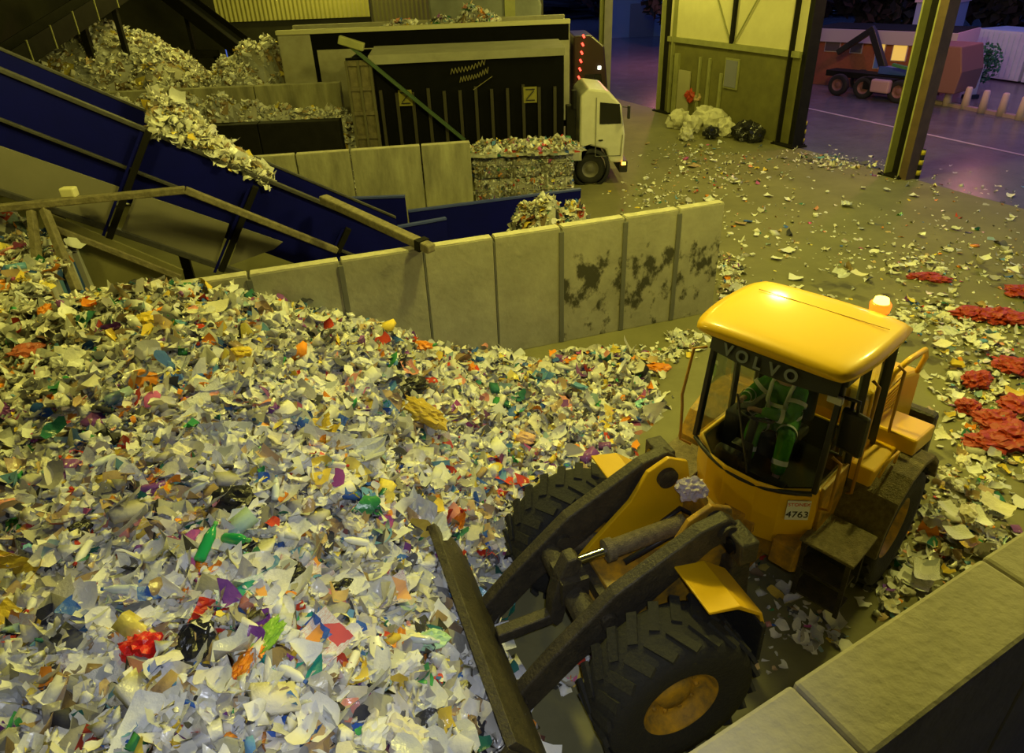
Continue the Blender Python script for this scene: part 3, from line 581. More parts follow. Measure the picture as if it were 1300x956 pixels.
tag(root, 'cream open topped lorry trailer with dark cab and red marker lights behind the black container', 'truck')
# grey hopper body further back
Y3 = 36.0; xa3, za3 = ft(545, 30, Y3); xb3, _ = ft(688, 30, Y3); root = empty('grey_skip_body', (xa3, Y3, 0)); 
LX = xb3-xa3; zt3 = za3+1.9
m = MB(); m.prism([(.4, 0), (LX-.3, 0), (LX, zt3*.8), (LX-.4, zt3), (.6, zt3), (0, zt3*.9)], 0, 3); m.build('body', mat('grey_blue_side', (.22, .23, .22), .6, noise_s=.8, noise_a=.5), root, bevel=.1)
m = MB(); m.box((LX*.72, -.05, zt3*.8), (.5, .06, 1.5)); m.box((LX*.72, -.05, zt3*.3), (.2, .1, 4)); m.build('side_rib', COLM, root)
tag(root, 'grey container body behind the cream trailer', 'container')
# ------------------------------------------------------------------ wheel loader (rear frame = root's frame, x forward)
A1, A2 = R(-161), R(-138); WB = 3.12; HG = Vector((2.546, 5.98))
LD = empty('wheel_loader', (HG.x, HG.y, 0), A2)
FM = (Matrix.Translation((HG.x, HG.y, 0)) @ rotm(rz=A2)).inverted() @ Matrix.Translation((1.02, 5.22, 0)) @ rotm(rz=A1)       # front frame: origin at the front axle
TR = .81
def P_(b, name, mats, par=LD, M=None, **k): return b.build(name, mats, par, M=M, **k)
# wheels
def lwheel(loc, M, rz):
    v = M @ Vector(loc); return wheel(TR, .62, YELD, LD, v, rz, lug=22, rimr=.5)
for y in (1.10, -1.05): lwheel((0, y, TR), FM, A1-A2)
for y in (1.02, -1.02): lwheel((-WB/2, y, TR), Matrix(), 0)
P_(MB().cyl((0, -.8, TR), (0, .8, TR), .2).box((0, 0, TR), (.5, .7, .5)), 'front_axle', GRIME, M=FM)
P_(MB().cyl((-WB/2, -.8, TR), (-WB/2, .8, TR), .2).box((-WB/2, 0, TR), (.5, .7, .5)), 'rear_axle', GRIME)
# front frame: two side plates with a hole, cross members
def plate(y0, y1):
    b = MB(); b.prism([(-1.35, .55), (.35, .5), (.45, .9), (.1, 1.3), (-.35, 1.75), (-.55, 2.1), (-.8, 2.22), (-1.05, 2.1), (-1.15, 1.6), (-1.35, 1.25)], y0, y1); return b
for sg in (-1, 1):
    pl_ = P_(plate(sg*.40-.03, sg*.40+.03), 'frame_plate', YELD if sg > 0 else YEL, M=FM, bevel=.012)
    P_(MB().cyl((-.78, sg*.40-.09, 1.98), (-.78, sg*.40+.09, 1.98), .12, n=24), 'pivot_boss', GRIME, pl_, M=FM, bevel=.01)
P_(MB().box((-.45, 0, .72), (1.6, .78, .35)).box((-1.1, 0, 1.35), (.12, .78, .9)).box((-.1, 0, 1.05), (.5, .78, .12)), 'front_frame', YELD, M=FM, bevel=.015)
P_(MB().tube([(-1.3, .2, 1.25), (-.95, .22, 1.5), (-.6, .15, 1.35), (-.2, .12, 1.2)], .035).tube([(-1.3, .1, 1.25), (-1.0, .1, 1.65), (-.6, .02, 1.5), (-.1, 0, 1.3)], .035).tube([(-1.3, -.2, 1.25), (-.9, -.22, 1.6), (-.5, -.2, 1.4)], .03), 'hydraulic_hose', BLK, M=FM)
# lift arms (bent), pins, cross tube
def arm(y):
    b = MB(); b.prism([(-.98, 2.1), (-.86, 2.2), (-.55, 2.14), (.35, 1.66), (.95, 1.12), (1.5, .55), (1.58, .36), (1.46, .26), (1.28, .34), (.72, .86), (.15, 1.24), (-.7, 1.86), (-.95, 1.94)], y-.075, y+.075)
    return b
for sg in (-1, 1):
    am = P_(arm(sg*.56), 'lift_arm', GRIME, M=FM, bevel=.02)
    for px_, pz_, pr_ in ((-.84, 2.05, .10), (1.44, .42, .09), (.42, 1.36, .09)): P_(MB().cyl((px_, sg*.56-.13, pz_), (px_, sg*.56+.13, pz_), pr_, n=20), 'pin', GRIME, am, M=FM, bevel=.01)
P_(MB().cyl((.55, -.56, 1.22), (.55, .56, 1.22), .14).box((.55, 0, 1.3), (.3, .34, .3)), 'arm_cross_tube', GRIME, M=FM)
for sg in (-1, 1):
    a_, b_ = Vector((-.35, sg*.74, .86)), Vector((.52, sg*.70, 1.12)); mid = a_.lerp(b_, .72)
    hc = P_(MB().cyl(a_, mid, .095).cyl(mid-(b_-a_)*.05, mid, .115), 'lift_cylinder', GRIMEL, M=FM)
    P_(MB().cyl(mid, b_, .05), 'piston_rod', STEEL, hc, M=FM)
# tilt linkage
tl = P_(MB().cyl((-.80, 0, 1.62), (.12, 0, 1.56), .10).cyl((.05, 0, 1.564), (.14, 0, 1.56), .125), 'tilt_cylinder', GRIMEL, M=FM)
P_(MB().cyl((.12, 0, 1.56), (.54, 0, 1.54), .05), 'piston_rod', STEEL, tl, M=FM)
P_(MB().prism([(.44, 1.60), (.50, 1.68), (.60, 1.67), (.70, 1.45), (.78, 1.15), (.80, .86), (.74, .76), (.66, .8), (.60, 1.1), (.50, 1.36)], -.09, .09), 'tilt_lever', GRIME, M=FM, bevel=.02)
P_(MB().bar((.74, 0, .86), (1.38, 0, .82), .14, .14), 'tilt_link', GRIME, M=FM, bevel=.02)
# bucket
BW = 1.38
prof = [(1.45, .95), (1.32, .62), (1.36, .28), (1.55, .08), (1.85, .02), (2.55, .03), (2.56, .07), (1.88, .09), (1.62, .15), (1.46, .32), (1.42, .6), (1.54, .93), (1.75, 1.25), (1.66, 1.28)]
bk = P_(MB().prism(prof, -BW, BW), 'bucket', GRIME, M=FM, bevel=.006)
for sg in (-1, 1): P_(MB().prism([(1.38, .3), (1.6, .06), (2.5, .04), (2.1, .75), (1.74, 1.26), (1.5, .95)], sg*BW-.025, sg*BW+.025), 'bucket_side', GRIME, bk, M=FM)
P_(MB().box((2.6, 0, .045), (.22, 2*BW+.06, .04)), 'cutting_edge', STEEL, bk, M=FM)
for sg in (-1, 1): P_(MB().prism([(1.25, .3), (1.5, .25), (1.5, .7), (1.3, .62)], sg*.56-.14, sg*.56-.1).prism([(1.25, .3), (1.5, .25), (1.5, .7), (1.3, .62)], sg*.56+.1, sg*.56+.14), 'bucket_lug', GRIME, bk, M=FM)
# front mudguards and work-light brackets
for sg in (-1, 1):
    pts = [(-.98, 1.28), (-.9, 1.52), (-.62, 1.74), (-.28, 1.80), (-.28, 1.77), (-.6, 1.70), (-.87, 1.49), (-.94, 1.26)]
    y0, y1 = (.62, 1.22) if sg > 0 else (-1.22, -.62)
    P_(MB().prism(pts, y0, y1), 'front_mudguard', YEL, M=FM, bevel=.01)
    P_(MB().box((-.9, sg*.98, 1.15), (.05, .6, .5)), 'mud_flap', RUB, M=FM, bevel=.01)
    hb = P_(MB().box((-.98, sg*.62, 1.78), (.1, .12, .5)).box((-.92, sg*.74, 1.98), (.2, .34, .26)), 'headlight_bracket', GRIME, M=FM, bevel=.02)
    P_(MB().cyl((-.82, sg*.74, 1.98), (-.80, sg*.74, 1.98), .09, n=20), 'headlight', DGLASS, hb, M=FM)
P_(MB().prism([(-1.3, .8), (-.95, .8), (-1.0, 1.5), (-1.25, 1.5)], .42, .6), 'grimy_tank', GRIME, M=FM, bevel=.03)
# ---- rear frame and hinge
P_(MB().cyl((0, 0, .45), (0, 0, 1.35), .14).box((-.2, 0, .55), (.5, .5, .16)).box((-.2, 0, 1.2), (.5, .5, .16)).box((-1.9, 0, .85), (3.2, .8, .55)), 'rear_frame', YELD, bevel=.02)
# lower cab body: yellow front, curved underside of the windscreen
CX0, CX1 = -1.66, .04
PLAN = [(CX0, -.76), (-.30, -.76), (-.02, -.46), (.05, -.2), (.05, .2), (-.02, .46), (-.30, .76), (CX0, .76)]
b = MB(); pi_ = [(x*.95-.035, y*.94) for x, y in PLAN]; n = len(PLAN)
def rg(pl, z): return [Vector((x, y, z)) for x, y in pl]
low = [(x-.03 if x > -.5 else x, y*.96) for x, y in PLAN]
vs_ = rg(low, 1.06)+rg(PLAN, 1.45)+rg(PLAN, 1.86)+rg(pi_, 1.87)+rg(pi_, 1.40)
fs_ = [(k*n+i, k*n+(i+1) % n, (k+1)*n+(i+1) % n, (k+1)*n+i) for k in range(4) for i in range(n)]+[tuple(range(n-1, -1, -1)), tuple(range(4*n, 5*n))]
b._add(vs_, fs_); P_(b, 'cab_body', YEL, bevel=.03, seg=3)
b = MB(); pj = [(x*.93-.05, y*.91) for x, y in PLAN]; b._add(rg(pj, 1.42)+rg(pj, 1.86), [(i, (i+1) % n, n+(i+1) % n, n+i) for i in range(n)]+[tuple(range(n))]); P_(b, 'cab_lining', BLK2)
for sg in (-1, 1): P_(MB().prism([(-.30, .62), (.06, .9), (.02, 1.2), (-.30, 1.2)], sg*.62-.14, sg*.62+.14), 'hinge_cheek', YELD, bevel=.02)
ST = P_(MB().box((-.006, 0, 0), (.012, .25, .27)), 'number_sticker', mat('sticker_white', (.78, .78, .80), .5)); 
ST.matrix_local = Matrix.Translation((-.145, .628, 1.60)) @ rotm(rz=math.atan2(.28, .30))
TM = Matrix.Translation((.002, 0, -.06)) @ Matrix(((0, 0, 1, 0), (1, 0, 0, 0), (0, 1, 0, 0), (0, 0, 0, 1)))
text('sticker_number', '4763', .125, BLK, ST, TM, ext=.003, label='black number 4763')
text('sticker_heading', 'STONEX', .062, mat('sticker_red', (.62, .09, .05), .5), ST, Matrix.Translation((.002, 0, .085)) @ Matrix(((0, 0, 1, 0), (1, 0, 0, 0), (0, 1, 0, 0), (0, 0, 0, 1))), ext=.003, label='red heading above the number')
# ---- cab
WT, WBT = 3.22, 1.90      # window top / bottom
FB, FT = -.16, -.36     # windscreen bottom x / top x
CW = .78
cab = P_(MB().bar((FB-.02, CW-.04, WBT), (FT, CW-.06, WT), .06, .08).bar((FB-.02, -CW+.04, WBT), (FT, -CW+.06, WT), .06, .08)
         .bar((-.98, CW-.03, 1.35), (-.95, CW-.06, WT), .06, .09).bar((-.98, -CW+.03, 1.35), (-.95, -CW+.06, WT), .06, .09)
         .bar((CX0+.03, CW-.03, 1.35), (CX0+.05, CW-.06, WT), .09, .11).bar((CX0+.03, -CW+.03, 1.35), (CX0+.05, -CW+.06, WT), .09, .11)
         .box(((FT+CX0)/2, 0, WT+.02), (FT-CX0+.1, 2*CW, .1)), 'cab', BLK, bevel=.012)
# windscreen bowed forward
def bow(z, n=11, x=lambda t: 0):
    return [(x(t), -CW+.05+(2*CW-.1)*t, z) for t in [i/(n-1) for i in range(n)]]
def bx_(t): return .19*(1-(2*t-1)**2)
b = MB(); lo = bow(WBT-.10, x=lambda t: FB+.0+bx_(t)*1.0); hi = bow(WT, x=lambda t: FT+bx_(t)*.5); n = len(lo)
lo = [(p[0], p[1], p[2]-.10*(1-abs(2*i/(n-1)-1)**2)+.1) for i, p in enumerate(lo)]
b._add([Vector(p) for p in lo+hi], [(i, i+1, n+i+1, n+i) for i in range(n-1)], True); P_(b, 'windscreen', GLASS, cab)
P_(MB().tube([(p[0]+.01, p[1], p[2]) for p in lo], .028), 'windscreen_seal', BLK, cab)
b = MB(); lo2 = [(p[0]-.02, p[1], p[2]-.02) for p in lo]; lo3 = [(FB-.1, p[1], WBT-.12) for p in lo]; lo4 = [(p[0]-.0, p[1], 1.84) for p in lo]
b._add([Vector(p) for p in lo2+lo4], [(i, i+1, n+i+1, n+i) for i in range(n-1)], True); P_(b, 'scuttle', YEL, cab)
# visor with lettering
b = MB(); v0 = bow(WT+.06, x=lambda t: FT+.08+bx_(t)*.5); v1 = bow(WT-.12, x=lambda t: FT+.13+bx_(t)*.55)
b._add([Vector(p) for p in v0+v1], [(i, i+1, n+i+1, n+i) for i in range(n-1)], True); vis = P_(b, 'sun_visor', mat('visor_dark', (.045, .048, .055), .5), cab)
GL = mat('visor_letter', (.26, .30, .36), .5)
me_letters = []
for i, ch in enumerate('VOLVO'):
    y = -.47+i*.185; t = (y+CW-.05)/(2*CW-.1); x = FT+.115+bx_(t)*.53
    o = text('lettering', ch, .18, GL, vis, Matrix.Translation((x+.014, y, WT-.03)) @ rotm(ry=R(-13)) @ Matrix(((0, 0, 1, 0), (1, 0, 0, 0), (0, 1, 0, 0), (0, 0, 0, 1))), ext=.004, bold=.006); me_letters.append(o)
for o in me_letters: o.name = 'letter'
# roof: domed yellow, rounded
def roofmesh():
    b = MB(); X0, X1, Y = -1.74, -.13, .95; nx, ny = 19, 19; vs = []; 
    for i in range(nx):
        for j in range(ny):
            u = -1+2*i/(nx-1); v = -1+2*j/(ny-1)
            w = 1-.10*max(0, u)**2-.03*max(0, -u)**3                   # narrower towards the front
            e = (abs(u)**14+abs(v)**14); zz = 3.48-.035*(u*u)-.03*v*v-.045*min(1.5, e)
            k_ = 1-.035*abs(u)**8*abs(v)**8
            vs.append(Vector(((X0+X1)/2+(X1-X0)/2*u*k_, Y*v*w*k_-.05, zz)))
    fs = [(i*ny+j, (i+1)*ny+j, (i+1)*ny+j+1, i*ny+j+1) for i in range(nx-1) for j in range(ny-1)]
    ring = [i*ny for i in range(nx)]+[(nx-1)*ny+j for j in range(1, ny)]+[i*ny+ny-1 for i in range(nx-2, -1, -1)]+[j for j in range(ny-2, 0, -1)]
    base = len(vs); vs += [Vector((vs[i].x*.985-.015, vs[i].y*.975, 3.31)) for i in ring]; m_ = len(ring)
    fs += [(ring[i], ring[(i+1) % m_], base+(i+1) % m_, base+i) for i in range(m_)]; fs.append(tuple(base+i for i in range(m_)))
    b._add(vs, fs, True); b.bm.faces.ensure_lookup_table(); b.bm.faces[len(b.bm.faces)-1].smooth = False
    return b
rf = P_(roofmesh(), 'roof', mat('roof_yellow', (.88, .53, .002), .5, coat=.35), cab)
P_(MB().box((-1.25, 0, 3.475), (.008, 1.5, .006)), 'roof_seam', mat('seam', (.45, .24, .01), .6), rf)
# side glazing, door
def pane(x0, x1, z0, z1, y, xt0=None, xt1=None):
    xt0 = x0 if xt0 is None else xt0; xt1 = x1 if xt1 is None else xt1
    return MB().quad((x0, y, z0), (x1, y, z0), (xt1, y*.975, z1), (xt0, y*.975, z1))
for sg in (-1, 1):
    P_(pane(-.94, FB-.05, WBT, WT-.02, sg*(CW-.03), -.92, FT-.04), 'side_window', GLASS, cab)
    P_(pane(CX0+.08, -1.0, WBT-.0, WT-.02, sg*(CW-.03)), 'side_window', GLASS, cab)
P_(MB().quad((CX0+.02, -CW+.08, 2.0), (CX0+.02, CW-.08, 2.0), (CX0+.02, CW-.08, WT), (CX0+.02, -CW+.08, WT)), 'rear_window', GLASS, cab)
dr = P_(MB().prism([(-.92, 1.20), (-.34, 1.20), (-.30, WBT), (-.92, WBT)], CW-.02, CW+.02), 'door', YELD, cab, bevel=.01)
P_(MB().tube([(-.32, CW+.0, 1.62), (-.32, CW+.10, 1.65), (-.34, CW+.10, 2.28), (-.34, CW+.0, 2.32)], .018), 'grab_handle', mat('handle_brown', (.45, .22, .02), .5), LD)
P_(MB().tube([(-1.78, CW+.02, 1.5), (-1.78, CW+.10, 1.55), (-1.72, CW+.10, 2.8), (-1.72, CW+.02, 2.85)], .018), 'grab_handle', mat('handle_brown', (.45, .22, .02), .5), LD)
P_(MB().tube([(-.95, CW+.02, 1.45), (-.95, CW+.10, 1.5), (-.95, CW+.10, 2.95), (-.95, CW+.02, 3.0)], .018), 'grab_handle', mat('handle_brown', (.45, .22, .02), .5), LD)
P_(MB().tube([(FT+.05, -CW-.02, 3.05), (FT+.1, -CW-.16, 3.0), (FB+.02, -CW-.18, 2.4), (FB+.06, -CW-.14, 2.3), (FB+.06, -CW-.12, 1.8), (FB, -CW, 1.75)], .018), 'grab_handle', mat('handle_brown', (.45, .22, .02), .5), LD)
mr = P_(MB().box((0, 0, 0), (.09, .30, .50)), 'mirror', BLK, bevel=.04); mr.matrix_local = Matrix.Translation((FT-.02, CW+.12, 2.68)) @ rotm(rz=R(-12))
P_(MB().tube([(FT+.0, CW-.04, 2.36), (FT-.02, CW+.06, 2.36), (FT-.02, CW+.06, 3.05), (FT+.0, CW-.04, 3.05), (FT-.02, CW+.12, 3.05), (FT-.02, CW+.12, 2.9)], .02), 'mirror_bracket', BLK, LD)
P_(MB().box((FT+.11, CW-.07, 3.06), (.06, .15, .08)), 'corner_lamp', mat('lamp_clear', (.55, .55, .6), .15), cab, bevel=.01)
P_(MB().bar((FB+.16, .05, WBT-.02), (FT+.2, -.28, WT-.5), .02, .02), 'wiper', BLK, cab)
# cab interior: floor, seat, column, wheel, console
P_(MB().box((-.85, 0, 1.44), (1.2, 1.3, .04)).box((-.12, 0, 1.66), (.1, .9, .40)), 'cab_floor', BLK2, cab)
P_(MB().box((-1.12, -.12, 1.80), (.5, .5, .14)).box((-1.12, -.12, 1.6), (.4, .4, .4)).box((-1.42, -.12, 2.25), (.12, .48, .72)).box((-1.44, -.12, 2.7), (.1, .28, .2)), 'driver_seat', SEAT, cab, bevel=.05, seg=3)
stw = P_(MB().cyl((-.3, -.2, 1.45), (-.53, -.2, 2.24), .05).box((-.3, -.2, 1.75), (.14, .22, .5)), 'steering_column', BLK, cab, bevel=.01)
b = MB(); pts = []
SWM = Matrix.Translation((-.54, -.20, 2.27)) @ rotm(ry=R(-22))
for i in range(25): t = 2*PI*i/24; pts.append(SWM @ Vector((.2*math.cos(t), .2*math.sin(t), 0)))
b.tube(pts, .015); [b.cyl(SWM @ Vector((0, 0, -.03)), SWM @ Vector((.2*math.cos(t), .2*math.sin(t), 0)), .012, n=6) for t in (0, 2.1, 4.2)]; P_(b, 'steering_wheel', BLK, stw)
P_(MB().box((-.9, -.5, 1.9), (.7, .2, .5)).cyl((-.68, -.5, 2.12), (-.66, -.5, 2.32), .02), 'side_console', BLK2, cab, bevel=.02)
P_(MB().box((-.1, -.25, 1.9), (.12, .3, .2)).box((-.08, .3, 1.8), (.1, .25, .1)), 'instrument_panel', BLK, cab, bevel=.02)
# beacon on a bracket behind the roof
P_(MB().tube([(-1.70, .42, 3.26), (-1.86, .42, 3.27), (-1.86, .42, 3.32)], .022), 'beacon_bracket', BLK, LD)
bc = P_(MB().lathe([(0, 0), (.09, 0), (.09, .04), (.0, .04)], c=(-1.86, .42, 3.32), axis='z', n=20), 'beacon', BLK, LD)
P_(MB().lathe([(.0, .04), (.105, .04), (.115, .13), (.10, .15), (0, .15)], c=(-1.86, .42, 3.32), axis='z', n=24), 'beacon_lens', mat('beacon_amber', (1, .15, .01), .3, emis=(1, .10, .005), es=3.5), bc)
P_(MB().lathe([(.0, .15), (.085, .15), (.075, .20), (0, .215)], c=(-1.86, .42, 3.32), axis='z', n=24), 'beacon_bulb', mat('beacon_yellow', (1, .7, .1), .3, emis=(1, .62, .06), es=9), bc)
# hood with louvres, rear, rail
HZ0, HZ1 = 2.35, 1.95
P_(MB().prism([(-1.80, 1.0), (-1.80, HZ0), (-2.3, HZ0-.02), (-3.45, HZ1), (-3.62, HZ1-.12), (-3.66, 1.0)], -.62, .62), 'engine_hood', YEL, bevel=.06, seg=3)
lv = P_(MB().box((-2.35, .63, 1.95), (.7, .02, .55)), 'side_grille', YELD)
for i in range(9): P_(MB().box((-2.35, .65, 1.72+i*.058), (.66, .03, .022)), 'louvre', YEL, lv)
P_(MB().box((-3.72, 0, .85), (.22, 1.9, .75)), 'counterweight', GRIME, bevel=.06)
P_(MB().tube([(-1.86, .64, 2.05), (-1.95, .72, 2.62), (-2.2, .78, 2.72), (-2.75, .78, 2.62), (-3.0, .75, 2.4), (-3.2, .66, 2.05)], .035), 'hood_rail', YEL)
P_(MB().cyl((-2.9, -.3, 2.1), (-2.9, -.3, 2.75), .07).cyl((-2.2, -.35, 2.3), (-2.2, -.35, 2.55), .11), 'exhaust_pipe', GRIME)
# rear fenders with grip tops, steps
for sg in (-1, 1):
    pts = [(-.72, .95), (-.80, 1.30), (-1.02, 1.58), (-1.35, 1.74), (-1.75, 1.76), (-2.1, 1.66), (-2.38, 1.42), (-2.5, 1.12), (-2.45, 1.1), (-2.33, 1.38), (-2.07, 1.6), (-1.75, 1.70), (-1.37, 1.68), (-1.06, 1.53), (-.86, 1.27), (-.78, .93)]
    y0, y1 = (.66, 1.36) if sg > 0 else (-1.36, -.66)
    fd = P_(MB().prism(pts, y0, y1), 'rear_fender', GRIMEL if sg > 0 else YELD, bevel=.012)
    P_(MB().prism([(-.5, 1.30), (-1.0, 1.34), (-1.9, 1.95), (-1.72, 1.84), (-1.4, 1.76), (-1.04, 1.62), (-.8, 1.34)], sg*.70-.02, sg*.70+.02), 'fender_web', YEL, fd)
    P_(MB().box((-.42, sg*1.02, 1.26), (.62, .60, .04)), 'step_platform', GRIMEL, bevel=.01)
    P_(MB().box((-.25, sg*1.02, .88), (.3, .52, .03)).box((-.25, sg*1.02, .52), (.3, .52, .03)).box((-.12, sg*.78, .85), (.03, .05, .8)).box((-.12, sg*1.27, .85), (.03, .05, .8)), 'boarding_ladder', GRIME)
    P_(MB().box((-.60, sg*1.02, .92), (.06, .5, .6)), 'mud_flap', RUB)
P_(MB().prism([(-1.0, 1.30), (-1.7, 1.30), (-1.75, 1.80), (-1.1, 1.80)], .72, 1.02), 'side_box', YEL, bevel=.03)
P_(MB().prism([(-1.72, 1.76), (-2.42, 1.62), (-2.42, 1.86), (-1.75, 1.98)], .62, 1.2), 'rear_step_cover', YEL, bevel=.03)
P_(MB().tube([(-1.15, 1.06, 1.72), (-1.15, 1.1, 1.95), (-1.4, 1.12, 1.98), (-1.45, 1.1, 1.78)], .016), 'grab_handle', mat('handle_yellow', (.7, .4, .02), .5), LD)
tag(LD, 'yellow articulated wheel loader with orange beacon pushing into the waste heap', 'loader')
# strip of snagged film on the front frame
# ------------------------------------------------------------------ the driver
def skinned(name, J, E_, Rr, mm, parent=None, sub=2, root=0):
    me = bpy.data.meshes.new(name); me.from_pydata([Vector(j) for j in J], E_, []); o = bpy.data.objects.new(name, me); col.objects.link(o)
    if parent: o.parent = parent
    md = o.modifiers.new('s', 'SKIN'); sv = me.skin_vertices[0].data if me.skin_vertices else None
    if sv is None:
        bpy.context.view_layer.objects.active = o; bpy.context.view_layer.update(); me.attributes.new; 
    for i, r_ in enumerate(Rr):
        sv[i].radius = (r_, r_) if not isinstance(r_, tuple) else r_
        sv[i].use_root = (i == root)
    md.use_smooth_shade = True; md.branch_smoothing = .3
    s_ = o.modifiers.new('ss', 'SUBSURF'); s_.levels = sub; s_.render_levels = sub
    dg = bpy.context.evaluated_depsgraph_get(); dg.update(); m2 = bpy.data.meshes.new_from_object(o.evaluated_get(dg)); o.modifiers.clear(); o.data = m2
    m2.materials.clear(); m2.materials.append(mm)
    for p in m2.polygons: p.use_smooth = True
    return o
DR = empty('driver', (HG.x, HG.y, 0), A2); tag(DR, 'person in green high visibility jacket with silver bands driving the yellow loader', 'person')
yo = -.12
J = []; E_ = []; Rr = []
def jn(p, r_, par=None): J.append(p); Rr.append(r_); i = len(J)-1; (E_.append((par, i)) if par is not None else None); return i
pel = jn((-1.10, yo, 2.02), .14); sp1 = jn((-1.08, yo, 2.2), .13, pel); ch = jn((-1.02, yo, 2.42), .15, sp1); nk = jn((-.98, yo, 2.60), .06, ch); hd = jn((-.94, yo, 2.72), .085, nk); ht = jn((-.93, yo, 2.83), .085, hd)
arms = {}
EL = {1: (-.76, yo+.24, 2.26), -1: (-.86, yo-.34, 2.30)}; WR = {1: (-.56, yo-.06, 2.34), -1: (-.62, yo-.30, 2.38)}
for sg in (1, -1):
    sh = jn((-1.0, yo+sg*.19, 2.50), .07, ch); el = jn(EL[sg], .05, sh); wr = jn(WR[sg], .03, el)
    w_ = Vector(WR[sg]); d_ = (w_-Vector(EL[sg])).normalized(); pm = jn(tuple(w_+d_*.06), .036, wr)
    sd = d_.cross(Vector((0, 0, 1))).normalized(); pmv = Vector(J[pm])
    for k in range(4):
        base = pmv+sd*(.024-.016*k)+d_*.015; L_ = (.035, .04, .038, .03)[k]
        f1 = jn(tuple(base+d_*.02), .010, pm); f2 = jn(tuple(base+d_*(.02+L_)+Vector((0, 0, -.012))), .009, f1); jn(tuple(base+d_*(.02+L_)+Vector((0, 0, -.045))), .008, f2)
    t1 = jn(tuple(w_+d_*.03+sd*.035+Vector((0, 0, -.01))), .011, wr); jn(tuple(w_+d_*.065+sd*.04+Vector((0, 0, -.03))), .009, t1)
for sg in (1, -1):
    hp = jn((-1.08, yo+sg*.09, 1.99), .09, pel); kn = jn((-.64, yo+sg*.2+.07, 2.06), .06, hp); ak = jn((-.42, yo+sg*.2+.12, 1.62), .045, kn); jn((-.26, yo+sg*.2+.12, 1.53), .04, ak)
skinned('body', J, E_, Rr, SKIN, DR)
# jacket
JJ = [(-1.10, yo, 1.98), (-1.09, yo, 2.18), (-1.04, yo, 2.40), (-1.0, yo, 2.54), (-1.0, yo+.20, 2.50), EL[1], tuple(Vector(EL[1]).lerp(Vector(WR[1]), .98)), (-1.0, yo-.20, 2.50), EL[-1], tuple(Vector(EL[-1]).lerp(Vector(WR[-1]), .98))]
jk = skinned('jacket', JJ, [(0, 1), (1, 2), (2, 3), (2, 4), (4, 5), (5, 6), (2, 7), (7, 8), (8, 9)], [(.20, .17), (.195, .165), (.20, .17), .11, .11, .085, .06, .11, .085, .06], HIVIS, DR)
def band(a_, b_, t, r_, w=.05, name='reflective_band'):
    a_, b_ = Vector(a_), Vector(b_); c_ = a_.lerp(b_, t); d_ = (b_-a_).normalized(); mb = MB(); mb.cyl(c_-d_*w/2, c_+d_*w/2, r_, n=20, cap=False); return P_(mb, name, REFL, jk)
band(JJ[4], EL[1], .42, .108); band(EL[1], WR[1], .35, .086); band(JJ[7], EL[-1], .42, .108); band(EL[-1], WR[-1], .3, .086); band(EL[-1], WR[-1], .78, .068)
def ring(z, rx, ry, cx, tilt=0, w=.055):
    mb = MB(); n = 28; vs = []
    for k_ in range(2):
        for i in range(n): t = 2*PI*i/n; vs.append(Vector((cx+rx*math.cos(t), yo+ry*math.sin(t), z+tilt*math.sin(t)+(k_-.5)*w)))
    mb._add(vs, [(i, (i+1) % n, n+(i+1) % n, n+i) for i in range(n)], True); return P_(mb, 'reflective_band', REFL, jk)
ring(2.10, .195, .222, -1.09); ring(2.28, .195, .222, -1.06, .03)
for sg in (1, -1):
    P_(MB().tube([(-.88, yo+sg*.10, 2.2), (-.84, yo+sg*.11, 2.36), (-.90, yo+sg*.12, 2.52), (-1.0, yo+sg*.12, 2.61)], .024, n=6), 'reflective_band', REFL, jk)
KN = {sg: Vector((-.64, yo+sg*.2+.07, 2.06)) for sg in (1, -1)}; AK = {sg: Vector((-.44, yo+sg*.2+.12, 1.66)) for sg in (1, -1)}
tr_ = skinned('trousers', [(-1.10, yo, 1.98), (-1.06, yo+.1, 1.98), KN[1], AK[1], (-1.06, yo-.1, 1.98), KN[-1], AK[-1]], [(0, 1), (1, 2), (2, 3), (0, 4), (4, 5), (5, 6)], [.15, .13, .105, .085, .13, .105, .085], HIVIS, DR)
for sg in (1, -1):
    c_ = Vector((-1.06, yo+sg*.1, 1.98)); a_ = c_.lerp(KN[sg], .72); d_ = (KN[sg]-c_).normalized(); P_(MB().cyl(a_-d_*.03, a_+d_*.03, .118, n=20, cap=False), 'reflective_band', REFL, tr_)
    a_ = KN[sg].lerp(AK[sg], .62); d_ = (AK[sg]-KN[sg]).normalized(); P_(MB().cyl(a_-d_*.03, a_+d_*.03, .092, n=20, cap=False), 'reflective_band', REFL, tr_)
for sg in (1, -1): P_(MB().box((-.34, yo+sg*.2+.12, 1.52), (.28, .10, .10)).box((-.42, yo+sg*.2+.12, 1.59), (.12, .10, .14)), 'boot', BLK2, DR, bevel=.03)
hb = MB(); bmesh.ops.create_icosphere(hb.bm, subdivisions=3, radius=.11, matrix=Matrix.Translation((-.955, yo, 2.80)) @ Matrix.Diagonal((1.05, .92, .95, 1)))
for v in list(hb.bm.verts):
    if v.co.z < 2.79 and v.co.x > -.98: hb.bm.verts.remove(v)
for f in hb.bm.faces: f.smooth = True
P_(hb, 'hair', mat('dark_hair', (.03, .02, .015), .8), DR)
fb = MB(); fb.prism([(-.855, 2.76), (-.825, 2.72), (-.855, 2.715)], yo-.014, yo+.014); P_(fb, 'nose', SKIN, DR)
for sg in (1, -1): e_ = MB(); e_.cyl((-.862, yo+sg*.032, 2.765), (-.856, yo+sg*.032, 2.765), .011, n=10); P_(e_, 'eye', mat('eye_dark', (.05, .04, .04), .3), DR)
P_(MB().box((-.858, yo, 2.685), (.01, .045, .009)), 'mouth', mat('lip', (.4, .17, .14), .6), DR)
